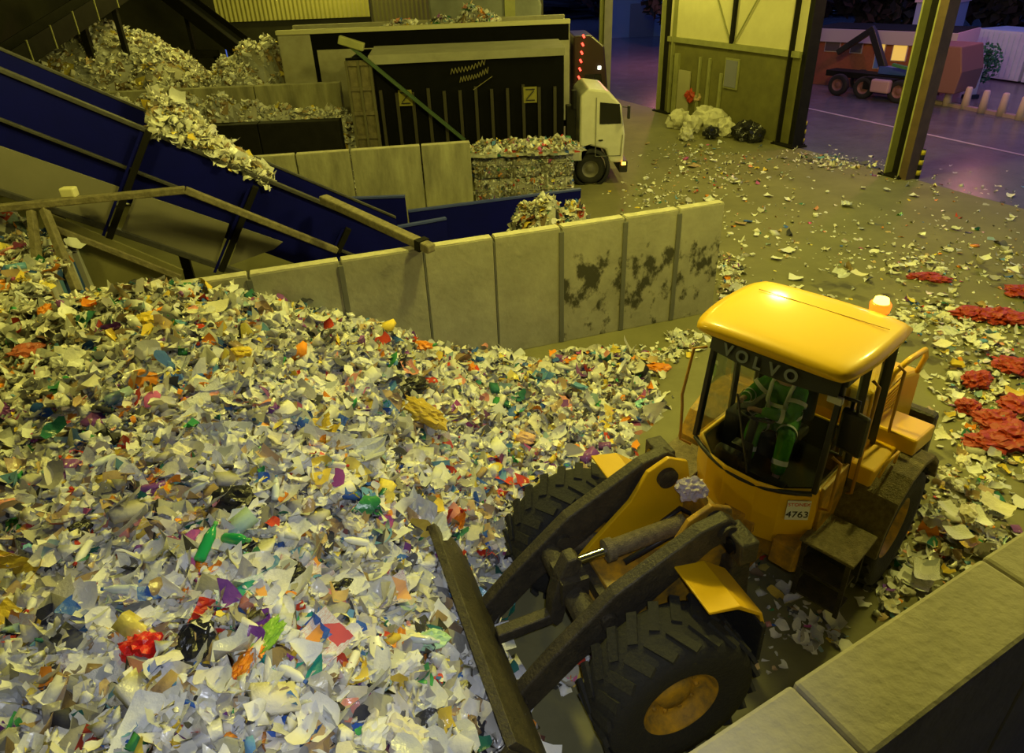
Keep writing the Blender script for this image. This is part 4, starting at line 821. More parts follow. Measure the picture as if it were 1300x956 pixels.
# ------------------------------------------------------------------ waste: height field of the main heap
CP = []
for px, py in [(215, 352), (260, 360), (300, 368), (370, 378), (430, 392), (480, 412), (535, 432), (600, 442), (660, 447), (715, 449), (780, 452)]:
    p = onplane(px, py, (WP.x+WN.x*-.15, WP.y+WN.y*-.15), (WD.x, WD.y)); CP.append((p.x, p.y, max(0, p.z)))
for px, py, z in [(-60, 372, 2.6), (0, 376, 2.5), (60, 374, 2.5), (120, 374, 2.55), (170, 360, 2.65), (100, 480, 2.3), (200, 430, 2.4), (300, 480, 2.1), (300, 420, 2.3), (450, 480, 1.5), (450, 440, 1.7), (550, 500, .9), (650, 520, .4), (600, 560, .55), (-100, 480, 2.2),
                  (100, 620, 2.2), (300, 620, 2.0), (-80, 620, 2.1), (450, 620, 1.75), (550, 620, 1.1), (605, 650, .5), (100, 800, 2.1), (300, 800, 2.1), (450, 800, 2.0), (530, 800, 1.6), (590, 800, .85), (640, 850, .15), (-80, 800, 2.0),
                  (0, 950, 2.1), (200, 950, 2.2), (400, 950, 2.2), (540, 950, 1.6), (610, 950, .5), (720, 900, .2), (760, 860, 0), (730, 760, 0), (690, 700, .1), (660, 600, .45), (720, 560, .22), (690, 520, .3), (760, 520, .08), (800, 560, 0), (840, 480, .0), (760, 480, .15), (860, 440, .0), (740, 640, 0), (800, 640, 0), (900, 560, 0), (900, 460, 0), (860, 800, 0), (840, 950, 0)]:
    p = at(px, py, z); CP.append((p.x, p.y, z))
for fx, fy, fz in [(.75, 0, 0), (1.0, .45, 0), (1.0, -.45, 0), (.95, .95, 0), (.9, -.9, .1), (.3, .6, 0), (.3, -.5, 0), (0, 1.2, 0), (.8, 1.3, 0), (-.6, 0, 0), (1.95, 0, 1.25), (1.95, .8, 1.1), (1.95, -.8, 1.2), (2.3, 0, 1.3), (2.3, -1.0, 1.3), (2.3, 1.0, 1.2)]:
    v_ = Matrix.Translation((HG.x, HG.y, 0)) @ rotm(rz=A2) @ FM @ Vector((fx, fy, 0)); CP += [(v_.x, v_.y, fz)]*(2 if fz == 0 else 1)
CPa = np.array(CP)
def hmain(x, y):
    x = np.asarray(x, float); y = np.asarray(y, float); d2 = (x[..., None]-CPa[:, 0])**2+(y[..., None]-CPa[:, 1])**2
    w = np.exp(-d2/(2*.50**2))+1e-9/(d2+.01)**1.5; z = (w*CPa[:, 2]).sum(-1)/w.sum(-1)
    side = (x-WP.x)*WN.x+(y-WP.y)*WN.y; sgn = 1 if (0-WP.x)*WN.x+(0-WP.y)*WN.y > 0 else -1
    s_ = (x-WP.x)*WD.x+(y-WP.y)*WD.y
    z = np.where((side*sgn < .13) & (s_ < S[-1]+.1), 0, z)
    fx = (x-1.02)*math.cos(A1)+(y-5.22)*math.sin(A1); fy = -(x-1.02)*math.sin(A1)+(y-5.22)*math.cos(A1)
    z = np.where((fx < 1.27) & (fx > -1.6) & (np.abs(fy) < 1.33), 0, z); return np.maximum(z, 0)
def projn(P):
    q = P-np.array([0, 0, H]); B = np.array([_X, _Y, _Z]); c = q @ B; z = np.maximum(c[:, 2], .05)
    return np.stack([PX+FPX*c[:, 0]/z, PY+FPX*c[:, 1]/z, c[:, 2]], 1)
def hit(px, py, hf=hmain):
    r = ray(px, py); t = 2.5
    while t < 60:
        x, y, z = r[0]*t, r[1]*t, H+r[2]*t
        if z <= float(hf(x, y)): return Vector((x, y, z))
        t += .03
    return at(px, py, 0)
PAL = np.array([(.80, .79, .74), (.72, .72, .68), (.82, .80, .70), (.62, .63, .64), (.78, .74, .62), (.52, .50, .44), (.70, .70, .72), (.42, .40, .36), (.50, .36, .20), (.34, .24, .14), (.75, .55, .08), (.85, .70, .15), (.85, .30, .03), (.60, .06, .03), (.72, .30, .25), (.05, .14, .50), (.15, .35, .60), (.05, .30, .10), (.03, .16, .12), (.22, .07, .30), (.55, .12, .35), (.05, .05, .06), (.12, .12, .14), (.30, .42, .45)])
PW = np.array([11, 10, 12, 8, 11, 9, 6, 7, 6, 4, 2.4, 1.8, 1.7, 1.6, 1.4, 1.6, 1.7, 1.0, .8, .9, .7, 2.8, 2.4, 1.4]); PW = PW/PW.sum()
def attrmat(name, rough, spec=.5, tr=0):
    m = bpy.data.materials.new(name); m.use_nodes = True; nt = m.node_tree; b = nt.nodes['Principled BSDF']; a_ = nt.nodes.new('ShaderNodeAttribute'); a_.attribute_name = 'Col'
    nt.links.new(a_.outputs['Color'], b.inputs['Base Color']); b.inputs['Roughness'].default_value = rough; b.inputs['Specular IOR Level'].default_value = spec
    if tr:
        n = nt.nodes.new('ShaderNodeTexNoise'); n.inputs['Scale'].default_value = 14; n.inputs['Detail'].default_value = 5; bp = nt.nodes.new('ShaderNodeBump'); bp.inputs['Strength'].default_value = .6; bp.inputs['Distance'].default_value = .02
        tc = nt.nodes.new('ShaderNodeTexCoord'); nt.links.new(tc.outputs['Object'], n.inputs['Vector']); nt.links.new(n.outputs['Fac'], bp.inputs['Height']); nt.links.new(bp.outputs['Normal'], b.inputs['Normal'])
    return m
PAP = attrmat('waste_paper_colours', .75, .3, 1); FILM = attrmat('waste_film_colours', .22, .7, 1)
def printed(name, base, ink, band=None, sc=26):
    m = bpy.data.materials.new(name); m.use_nodes = True; nt = m.node_tree; b = nt.nodes['Principled BSDF']; b.inputs['Roughness'].default_value = .55
    tc = nt.nodes.new('ShaderNodeTexCoord'); br = nt.nodes.new('ShaderNodeTexBrick'); br.inputs['Scale'].default_value = sc; br.inputs['Color1'].default_value = (*ink, 1); br.inputs['Color2'].default_value = (*base, 1); br.inputs['Mortar'].default_value = (*base, 1)
    br.inputs['Mortar Size'].default_value = .035; br.inputs['Brick Width'].default_value = .55; br.inputs['Row Height'].default_value = .16; br.offset = .37
    nt.links.new(tc.outputs['UV'], br.inputs['Vector']); out = br.outputs['Color']
    vo = nt.nodes.new('ShaderNodeTexVoronoi'); vo.inputs['Scale'].default_value = 3.2; vo.distance = 'CHEBYCHEV'; nt.links.new(tc.outputs['UV'], vo.inputs['Vector'])
    if band:
        rp = nt.nodes.new('ShaderNodeValToRGB'); rp.color_ramp.interpolation = 'CONSTANT'; sep = nt.nodes.new('ShaderNodeSeparateColor'); nt.links.new(vo.outputs['Color'], sep.inputs[0]); nt.links.new(sep.outputs[0], rp.inputs['Fac'])
        el = rp.color_ramp.elements; el[0].position = 0; el[0].color = (0, 0, 0, 1); el[1].position = .6; el[1].color = (1, 1, 1, 1)
        rc = nt.nodes.new('ShaderNodeValToRGB'); rc.color_ramp.interpolation = 'CONSTANT'; nt.links.new(sep.outputs[1], rc.inputs['Fac']); e2 = rc.color_ramp.elements; e2[0].color = (*band[0], 1); e2[1].position = 1/len(band); e2[1].color = (*band[1 % len(band)], 1)
        for i in range(2, len(band)): q_ = rc.color_ramp.elements.new(i/len(band)); q_.color = (*band[i], 1)
        mx = nt.nodes.new('ShaderNodeMix'); mx.data_type = 'RGBA'; nt.links.new(rp.outputs['Color'], mx.inputs[0]); nt.links.new(out, mx.inputs[6]); nt.links.new(rc.outputs['Color'], mx.inputs[7]); out = mx.outputs[2]
    nt.links.new(out, b.inputs['Base Color']); return m

def rots(n, tilt):
    yaw = rng.random(n)*2*PI; a = rng.normal(0, tilt, n); b = rng.normal(0, tilt, n)
    cz, sz, ca, sa, cb, sb = np.cos(yaw), np.sin(yaw), np.cos(a), np.sin(a), np.cos(b), np.sin(b); o, z = np.ones(n), np.zeros(n)
    Z = np.stack([cz, -sz, z, sz, cz, z, z, z, o], 1).reshape(n, 3, 3); X = np.stack([o, z, z, z, ca, -sa, z, sa, ca], 1).reshape(n, 3, 3); Y = np.stack([cb, z, sb, z, o, z, -sb, z, cb], 1).reshape(n, 3, 3)
    return X @ Y @ Z
g3 = np.array([(i/3-.5, j/3-.5, 0) for i in range(4) for j in range(4)]); f3 = [(i*4+j, (i+1)*4+j, (i+1)*4+j+1, i*4+j+1) for i in range(3) for j in range(3)]
_b = bmesh.new(); bmesh.ops.create_icosphere(_b, subdivisions=1, radius=.5); _b.verts.ensure_lookup_table(); gi = np.array([v.co[:] for v in _b.verts]); fi = [tuple(v.index for v in f.verts) for f in _b.faces]; _b.free()
gb = np.array([(i, j, k_) for i in (-.5, .5) for j in (-.5, .5) for k_ in (-.5, .5)]); fb_ = [(0, 1, 3, 2), (4, 6, 7, 5), (0, 4, 5, 1), (2, 3, 7, 6), (0, 2, 6, 4), (1, 5, 7, 3)]
def pieces(pos, smin, smax, pal=None, pw=None, tilt=.55, mix=(.66, .29, .05)):
    """position array -> verts, faces, face colours, face material index"""
    pal = PAL if pal is None else pal; pw = PW if pw is None else pw
    n = len(pos); kind = rng.choice(3, n, p=mix); V = []; F = []; C = []; Mi = []; base = 0
    size = smin*(smax/smin)**(rng.random(n)**1.6); colr = pal[rng.choice(len(pal), n, p=pw)]*(.82+.25*rng.random((n, 1)))
    for k_, (g, f) in enumerate(((g3, f3), (gi, fi), (gb, fb_))):
        idx = np.where(kind == k_)[0]; m_ = len(idx)
        if not m_: continue
        s_ = size[idx]; sc = np.stack([s_, s_*rng.uniform(.35, 1, m_), s_*(1 if k_ == 0 else rng.uniform(.3, .75, m_))], 1)
        if k_ == 2: sc[:, 2] *= .5
        if k_ == 1: sc = np.minimum(sc*.75, .17)
        G = np.repeat(g[None], m_, 0)
        if k_ == 0:   # torn outline, a curl and a couple of folds per sheet
            cr = (np.abs(g[:, 0]) > .4) & (np.abs(g[:, 1]) > .4); G = G*np.where(cr[None, :, None], rng.uniform(.62, 1.0, (m_, 16, 1)), rng.uniform(.92, 1.06, (m_, 16, 1)))
            a_ = rng.random((m_, 1))*2*PI; u_ = g[None, :, 0]*np.cos(a_)+g[None, :, 1]*np.sin(a_); v_ = -g[None, :, 0]*np.sin(a_)+g[None, :, 1]*np.cos(a_)
            G[:, :, 2] = rng.normal(0, .8, (m_, 1))*u_**2+rng.normal(0, .45, (m_, 1))*np.abs(v_-rng.uniform(-.3, .3, (m_, 1)))
            sc[:, 2] = s_
        P = G*sc[:, None, :]+rng.normal(0, 1, (m_, len(g), 3))*s_[:, None, None]*np.array([.03, .03, .05] if k_ == 0 else ([.13]*3 if k_ == 1 else [.01]*3))
        P = np.einsum('nij,nkj->nki', rots(m_, tilt), P)+pos[idx][:, None, :]
        V.append(P.reshape(-1, 3)); fa = np.array(f); sh = (np.arange(m_)*len(g)+base)[:, None, None]
        ff = (fa[None]+sh).reshape(-1, fa.shape[1]); F += ff.tolist(); base += m_*len(g)
        if k_ == 1: colr[idx] = np.where((colr[idx].max(1)-colr[idx].min(1) > .25)[:, None], np.array([.68, .67, .6]), colr[idx])
        C.append(np.repeat(colr[idx], len(f), 0)); Mi.append(np.repeat((rng.random(m_) < .3).astype(int), len(f)))
    return np.concatenate(V), F, np.concatenate(C), np.concatenate(Mi)
def stuffmesh(name, V, F, C, Mi, smooth=False):
    me = bpy.data.meshes.new(name); me.from_pydata(V.tolist(), [], F); me.materials.append(PAP); me.materials.append(FILM)
    me.polygons.foreach_set('material_index', Mi.astype(np.int32)); me.polygons.foreach_set('use_smooth', np.ones(len(F), bool)); ca = me.color_attributes.new('Col', 'FLOAT_COLOR', 'CORNER')
    lt = np.zeros(len(me.polygons), np.int32); me.polygons.foreach_get('loop_total', lt)
    cc = np.repeat(np.concatenate([C, np.ones((len(C), 1))], 1), lt, 0).astype(np.float32); ca.data.foreach_set('color', cc.ravel()); me.update()
    o = bpy.data.objects.new(name, me); col.objects.link(o); return o
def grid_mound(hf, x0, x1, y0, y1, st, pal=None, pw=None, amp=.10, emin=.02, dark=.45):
    pal = PAL if pal is None else pal; pw = PW if pw is None else pw
    nx, ny = int((x1-x0)/st)+1, int((y1-y0)/st)+1; X, Y = np.meshgrid(x0+np.arange(nx)*st, y0+np.arange(ny)*st, indexing='ij'); Z = hf(X, Y); nz = rng.normal(0, amp, Z.shape)
    keep = Z > emin; Zd = np.where(keep, np.maximum(Z+nz*np.minimum(1, Z*2), .0), -.02)
    X2 = X+rng.normal(0, st*.18, X.shape); Y2_ = Y+rng.normal(0, st*.18, X.shape); V = np.stack([X2, Y2_, Zd], -1).reshape(-1, 3)
    F = []
    for i in range(nx-1):
        for j in range(ny-1):
            if keep[i, j] or keep[i+1, j] or keep[i, j+1] or keep[i+1, j+1]: F.append((i*ny+j, (i+1)*ny+j, (i+1)*ny+j+1, i*ny+j+1))
    C = pal[rng.choice(len(pal), len(F), p=pw)]*dark; used = sorted({i for f in F for i in f}); mp = {u: k_ for k_, u in enumerate(used)}  # mound colours darkened to put shade into the gaps between pieces
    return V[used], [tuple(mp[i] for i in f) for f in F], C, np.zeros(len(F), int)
def joinp(parts):
    V = []; F = []; C = []; Mi = []; b0 = 0
    for v, f, c, m_ in parts: V.append(v); F += [tuple(i+b0 for i in q) for q in f]; C.append(c); Mi.append(m_); b0 += len(v)
    return np.concatenate(V), F, np.concatenate(C), np.concatenate(Mi)
# ---- main heap: mound plus loose pieces
N = 56000; X = rng.uniform(-14, 3.2, N); Y = rng.uniform(2.2, 14, N); Z = hmain(X, Y); P = np.stack([X, Y, Z], 1); q = projn(P)
ok = (Z > .03) & (q[:, 2] > .5) & (q[:, 0] > -60) & (q[:, 0] < 1360) & (q[:, 1] > 300) & (q[:, 1] < 1010)
P = P[ok]; print('heap pieces', len(P)); P[:, 2] += np.abs(rng.normal(.05, .05, len(P)))
far = projn(P)[:, 2] > 8
pn_, pf_ = P[~far], P[far]
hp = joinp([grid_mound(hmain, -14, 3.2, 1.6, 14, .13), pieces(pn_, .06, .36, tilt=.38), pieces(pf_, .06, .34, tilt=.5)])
tag(stuffmesh('waste_heap', *hp), 'huge heap of mixed waste paper and plastic filling the left of the hall', 'waste heap', kind='stuff')

def blob_heap(name, label, blobs, n, smin, smax, pal=None, pw=None, st=.3, front=None, zb=0):
    B = np.array(blobs)
    def hf(x, y):
        x = np.asarray(x, float); y = np.asarray(y, float); d2 = ((x[..., None]-B[:, 0])/B[:, 3])**2+((y[..., None]-B[:, 1])/B[:, 4])**2
        z = ((B[:, 2]-zb)*np.exp(-d2**1.2)).max(-1)
        if front is not None: z = np.where(y < front(x), 0, z)
        return z
    x0, x1 = (B[:, 0]-B[:, 3]*1.7).min(), (B[:, 0]+B[:, 3]*1.7).max(); y0, y1 = (B[:, 1]-B[:, 4]*1.7).min(), (B[:, 1]+B[:, 4]*1.7).max()
    X = rng.uniform(x0, x1, n*4); Y = rng.uniform(y0, y1, n*4); Z = hf(X, Y); ok = Z > .05; P = np.stack([X, Y, Z+np.abs(rng.normal(0, smax*.15, len(X)))], 1)[ok][:n]
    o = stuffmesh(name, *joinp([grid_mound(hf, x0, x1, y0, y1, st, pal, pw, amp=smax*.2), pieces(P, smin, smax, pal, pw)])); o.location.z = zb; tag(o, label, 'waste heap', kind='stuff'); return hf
def bt(px, py, Y_, rx, ry):
    p = onplane(px, py, (0, Y_), (1, 0)); return (p.x, Y_, p.z, rx, ry)
PALF = PAL[:12]; PWF = PW[:12]/PW[:12].sum()
wl3 = (at(105, 118, Z3), at(432, 104, Z3))
def w3y(x): return wl3[0].y+(wl3[1].y-wl3[0].y)*(x-wl3[0].x)/(wl3[1].x-wl3[0].x)+.3
blob_heap('waste_heap', 'tall far heap of pale waste in the upper left corner', [bt(20, 70, 32, 3.2, 3.4), bt(75, 44, 32.5, 3.0, 3.6), bt(125, 30, 33, 3.0, 3.6), bt(165, 42, 33, 2.8, 3.6), bt(205, 64, 32, 2.4, 3.6), bt(245, 94, 31, 2.2, 2.6)], 13000, .10, .38, PALF, PWF, st=.35, front=w3y)
blob_heap('waste_heap', 'pale waste heap leaning against the end of the cream trailer', [bt(285, 76, 30, 1.2, 2), bt(312, 54, 30.5, 1.2, 2.2), bt(338, 48, 31, .9, 2.2), bt(300, 92, 29, 2.0, 1.6)], 4600, .10, .36, PALF, PWF, st=.25, front=w3y)
wlb = (at(225, 160, ZB), at(432, 151, ZB)); yb_ = (wlb[0].y+wlb[1].y)/2
bl_ = []
for px_, py_ in ((150, 126), (190, 122), (235, 122), (275, 124), (315, 132), (355, 136), (395, 141), (425, 142)):
    xx_ = onplane(px_, py_, (0, yb_+.9), (1, 0)); bl_.append((xx_.x, wlb[0].y+(wlb[1].y-wlb[0].y)*(xx_.x-wlb[0].x)/(wlb[1].x-wlb[0].x)+1.0, xx_.z, 1.5, .75))
blob_heap('waste_heap', 'low band of waste between the dark barrier and the far bay wall', bl_, 6000, .08, .3, PALF, PWF, st=.2)
p = at(25, 300, 2.6); blob_heap('waste_heap', 'shadowed mound of waste behind the dusty props at the left edge', [(p.x-.4, p.y, 3.2, 1.3, 1.0), (p.x+.3, p.y-.6, 2.7, .9, .9)], 1600, .08, .3, st=.2)
blob_heap('waste_heap', 'small pile of waste showing above the rim of the cream trailer', [bt(510, 28, 29.9, .7, .55), bt(560, 22, 29.9, .6, .55), bt(598, 9, 29.9, .6, .6), bt(622, 20, 29.9, .45, .55)], 900, .12, .36, st=.25, zb=4.6)
p = at(700, 272, 1.7); blob_heap('waste_heap', 'small pile of pale paper in the blue hopper behind the main wall', [(p.x-.1, p.y+.5, 1.95, .75, .7), (p.x+.6, p.y+.6, 1.75, .6, .6), (p.x-.6, p.y+.6, 1.8, .5, .6)], 1300, .07, .28, st=.12, zb=0)
# waste riding on the conveyor
xs = []; n = 2600
s_lo, s_hi = fc(335, 228)[0]-.1, fc(205, 160)[0]+.2
t_ = rng.random(n); s_ = s_lo+(s_hi-s_lo)*t_; yy = rng.uniform(-W+.05, .0, n); hgt_ = np.interp(t_, [0, .2, .45, .7, .9, 1], [.10, .35, .55, .95, .9, .25])
zz = np.array([rz_(v) for v in s_])+(.0+hgt_*(1-(2*(yy+W/2)/W)**2*.75))*rng.uniform(.3, 1, n)**.5-.12
cx_, sx_ = math.cos(CONV.rotation_euler.z), math.sin(CONV.rotation_euler.z)
P = np.stack([C0[0]+cx_*s_-sx_*yy, C0[1]+sx_*s_+cx_*yy, zz], 1); hp = pieces(P, .08, .34, PALF, PWF)
tag(stuffmesh('waste_load', *hp), 'load of pale plastic waste spilling over the rail of the blue conveyor', 'waste', kind='stuff')
# bales behind the hopper wall
WIRE = mat('bale_wire', (.5, .48, .38), .4, metal=.6)
BX0, BX1 = at(602, 215, 1.0).x, at(728, 215, 1.0).x; BYF = 22.0
bx0 = onplane(602, 220, (0, BYF), (1, 0)).x; bx1 = onplane(728, 220, (0, BYF), (1, 0)).x; ztop = onplane(660, 193, (0, BYF), (1, 0)).z; print('bales', bx0, bx1, ztop)
zs = [0, ztop*.5, ztop]; names_ = {(0, 0): 'bottom left bale', (1, 0): 'bottom middle bale', (2, 0): 'bottom right bale', (0, 1): 'upper left bale', (1, 1): 'upper middle bale', (2, 1): 'upper right bale'}
for r_ in range(2):
    for c_ in range(3):
        w_ = (bx1-bx0)/3; xa_ = bx0+c_*w_; za_ = zs[r_]; hb_ = zs[1]-.02; root = empty('waste_bale', (xa_+w_/2, BYF+.5, za_))
        n = 520; fx = rng.integers(0, 3, n); P = np.zeros((n, 3)); P[:, 0] = rng.uniform(-w_/2+.03, w_/2-.03, n); P[:, 1] = rng.uniform(-.5, .5, n); P[:, 2] = rng.uniform(.03, hb_-.02, n)
        P[fx == 0, 1] = -.48; P[fx == 1, 2] = hb_-.03; P[fx == 2, 0] = np.where(rng.random((fx == 2).sum()) < .5, -1, 1)*(w_/2-.03)
        bx_m = gb*np.array([w_-.06, .96, hb_-.04])+np.array([0, 0, hb_/2])
        o = stuffmesh('pressed_waste', *joinp([(bx_m, fb_, np.tile(PAL[5]*.6, (6, 1)), np.zeros(6, int)), pieces(P, .06, .2, tilt=1.2)])); o.parent = root
        m = MB()
        for xx in (-w_*.28, w_*.28): m.tube([(xx, -.56, .02), (xx, -.56, hb_), (xx, .5, hb_+.01)], .012, n=6)
        m.tube([(-w_/2, -.55, hb_*.55), (w_/2, -.55, hb_*.55)], .012, n=6); m.build('baling_wire', WIRE, root)
        tag(root, 'wired bale of pressed waste, the %s of the stack behind the hopper wall' % names_[(c_, r_)].replace(' bale', ''), 'bale', 'bales stacked behind the blue hopper wall')
blob_heap('waste_heap', 'loose pale waste lying on top of the bale stack', [(bx0+.5+.75*i, BYF+.45, ztop+.22, .55, .45) for i in range(4)], 1400, .07, .26, st=.12, zb=ztop-.05)

# ------------------------------------------------------------------ litter on the floor
def scatter_px(cl, zf=0.0):
    out = []
    for px, py, rx, ry, n, ang in cl:
        t = rng.normal(0, .5, (n, 2)); c_, s__ = math.cos(R(ang)), math.sin(R(ang)); ux, uy = t[:, 0]*rx, t[:, 1]*ry
        for a_, b_ in zip(px+ux*c_-uy*s__, py+ux*s__+uy*c_):
            if b_ < 150: continue
            v = at(a_, b_, 0); out.append((v.x, v.y, abs(rng.normal(.012, .015))))
    return np.array(out)
FL = [(1000, 385, 110, 30, 60, 10), (1180, 340, 70, 22, 150, 12), (1100, 340, 120, 25, 80, 5), (1230, 420, 90, 40, 420, 8), (1190, 400, 60, 30, 150, 0), (1250, 500, 70, 60, 420, 20), (1270, 560, 50, 50, 260, 20), (1230, 640, 60, 60, 240, 30), (1180, 700, 45, 60, 170, 40), (1130, 760, 30, 25, 60, 0), (1250, 690, 50, 30, 90, 0),
      (930, 360, 20, 40, 190, 0), (925, 335, 14, 20, 60, 0), (1010, 290, 150, 45, 230, 5), (900, 225, 90, 30, 240, 0), (1050, 205, 55, 12, 260, 8), (1200, 290, 110, 60, 120, 10), (830, 250, 60, 20, 120, 0), (1120, 215, 40, 15, 60, 10), (960, 210, 60, 20, 110, 5), (870, 195, 50, 15, 120, 0), (1290, 330, 30, 40, 60, 20), (1200, 235, 80, 20, 40, 8),
      (820, 455, 60, 16, 200, -8), (870, 435, 26, 14, 110, -10), (790, 485, 50, 25, 100, 0), (760, 530, 50, 40, 120, 0), (820, 515, 30, 12, 50, 0), (1000, 790, 60, 60, 60, 0), (960, 730, 60, 50, 40, 0), (1050, 800, 40, 30, 40, 0), (1290, 265, 30, 20, 20, 10), (720, 850, 25, 30, 70, 0)]
P = scatter_px(FL); print('floor litter', len(P))
# keep it off the parapet, walls and loader body
tag(stuffmesh('floor_litter', *pieces(P, .06, .26, tilt=.18, mix=(.86, .10, .04))), 'loose scraps of paper and plastic scattered over the hall floor', 'litter', kind='stuff')
# small patches on the yard threshold
# ------------------------------------------------------------------ individual pieces of waste
def sheet_mesh(name, w, l, crump, bend, mm, seed, n=9, thick=0, uv=True, torn=0):
    r_ = np.random.default_rng(seed); gx, gy = np.meshgrid(np.linspace(-.5, .5, n), np.linspace(-.5, .5, n), indexing='ij')
    z = bend*(gx**2*r_.uniform(.4, 1.2)-gy**2*r_.uniform(-.6, .6)+gx*gy*r_.uniform(-1, 1)); 
    for k_ in range(4):
        a_ = r_.uniform(0, 2*PI); p_ = r_.uniform(-.4, .4); z = z+crump*r_.uniform(.3, 1)*np.abs(gx*math.cos(a_)+gy*math.sin(a_)-p_)
    z = z+r_.normal(0, crump*.10, z.shape); dx_, dy_ = r_.normal(0, crump*.08, z.shape), r_.normal(0, crump*.08, z.shape)
    if torn: dx_ = dx_+(np.abs(gy) > .45)*r_.normal(0, torn, z.shape); dy_ = dy_+(np.abs(gx) > .45)*r_.normal(0, torn, z.shape)
    V = np.stack([(gx+dx_)*l, (gy+dy_)*w, (z-z.mean())*max(w, l)], -1).reshape(-1, 3); F = [(i*n+j, (i+1)*n+j, (i+1)*n+j+1, i*n+j+1) for i in range(n-1) for j in range(n-1)]
    me = bpy.data.meshes.new(name); me.from_pydata(V.tolist(), [], F); me.materials.append(mm); uvl = me.uv_layers.new()
    for p_ in me.polygons:
        p_.use_smooth = crump < .2
        for li in p_.loop_indices: vi = me.loops[li].vertex_index; uvl.data[li].uv = (vi//n/(n-1), vi % n/(n-1)*w/l)
    return me
def lump_mesh(name, size, mm, seed, sub=3, amp=.35, sharp=1):
    b_ = bmesh.new(); bmesh.ops.create_icosphere(b_, subdivisions=sub, radius=.5)
    for v in b_.verts:
        d_ = v.co.normalized(); nn = noise.noise(d_*2.2+Vector((seed*3.1, 0, 0)))+.6*noise.noise(d_*5+Vector((0, seed*1.7, 0)))+.4*abs(noise.noise(d_*11+Vector((0, 0, seed))))
        v.co = Vector((d_.x*size[0], d_.y*size[1], d_.z*size[2]))*.5*(1+amp*nn)
    for f in b_.faces: f.smooth = not sharp
    me = bpy.data.meshes.new(name); b_.to_mesh(me); b_.free(); me.materials.append(mm); return me
def pm(name, c, rough=.6, **k): return mat(name, c, rough, noise_s=9, noise_a=.8, c2=tuple(v*.8 for v in c), bump=.35, bump_s=24, **k)
WHT, CRM, GRY, BRN = pm('white_paper', (.84, .84, .82)), pm('cream_paper', (.80, .75, .58)), pm('grey_film', (.62, .64, .66), .25), pm('brown_card', (.42, .29, .16))
YL, OR_, RD, BL, GN, PU, BK, TL, PK = pm('yellow_wrap', (.82, .58, .05), .35), pm('orange_wrap', (.86, .28, .02), .35), pm('red_wrap', (.60, .035, .02), .4), pm('blue_wrap', (.06, .16, .55), .35), pm('green_wrap', (.10, .42, .10), .35), pm('purple_wrap', (.26, .07, .36), .3), pm('black_wrap', (.02, .02, .022), .25), pm('teal_wrap', (.02, .30, .28), .35), pm('pink_wrap', (.75, .35, .33), .4)
PR1 = printed('printed_news', (.80, .80, .78), (.30, .30, .32), [(.8, .8, .78), (.62, .10, .05), (.4, .42, .45)], 20)
PR2 = printed('printed_bright', (.82, .80, .78), (.65, .25, .12), [(.85, .35, .06), (.10, .30, .60), (.75, .65, .12), (.70, .10, .10)], 14)
PR3 = printed('printed_purple', (.7, .66, .72), (.4, .2, .42), [(.45, .12, .40), (.2, .25, .55), (.75, .4, .2)], 12)
PR4 = printed('printed_green', (.8, .82, .78), (.2, .45, .3), [(.03, .32, .2), (.8, .8, .75), (.85, .4, .1)], 9)
KIN = []
def addkind(name, mname, mm, label, cat, meshes): KIN.append((name, label, cat, meshes))
sd = [100]
def sm(name, mm, ws_, cr, bd, k_=3, torn=0):
    out = []
    for i in range(k_): sd[0] += 1; w_ = ws_[0]+(ws_[1]-ws_[0])*i/max(1, k_-1); out.append(sheet_mesh(name, w_*.72, w_, cr, bd, mm, sd[0], torn=torn))
    return out
def lm(name, mm, ws_, k_=3, fl=.55, amp=.5):
    out = []
    for i in range(k_): sd[0] += 1; w_ = ws_[0]+(ws_[1]-ws_[0])*i/max(1, k_-1); out.append(lump_mesh(name, (w_*1.2, w_*.8, w_*fl), mm, sd[0], 3, amp))
    return out
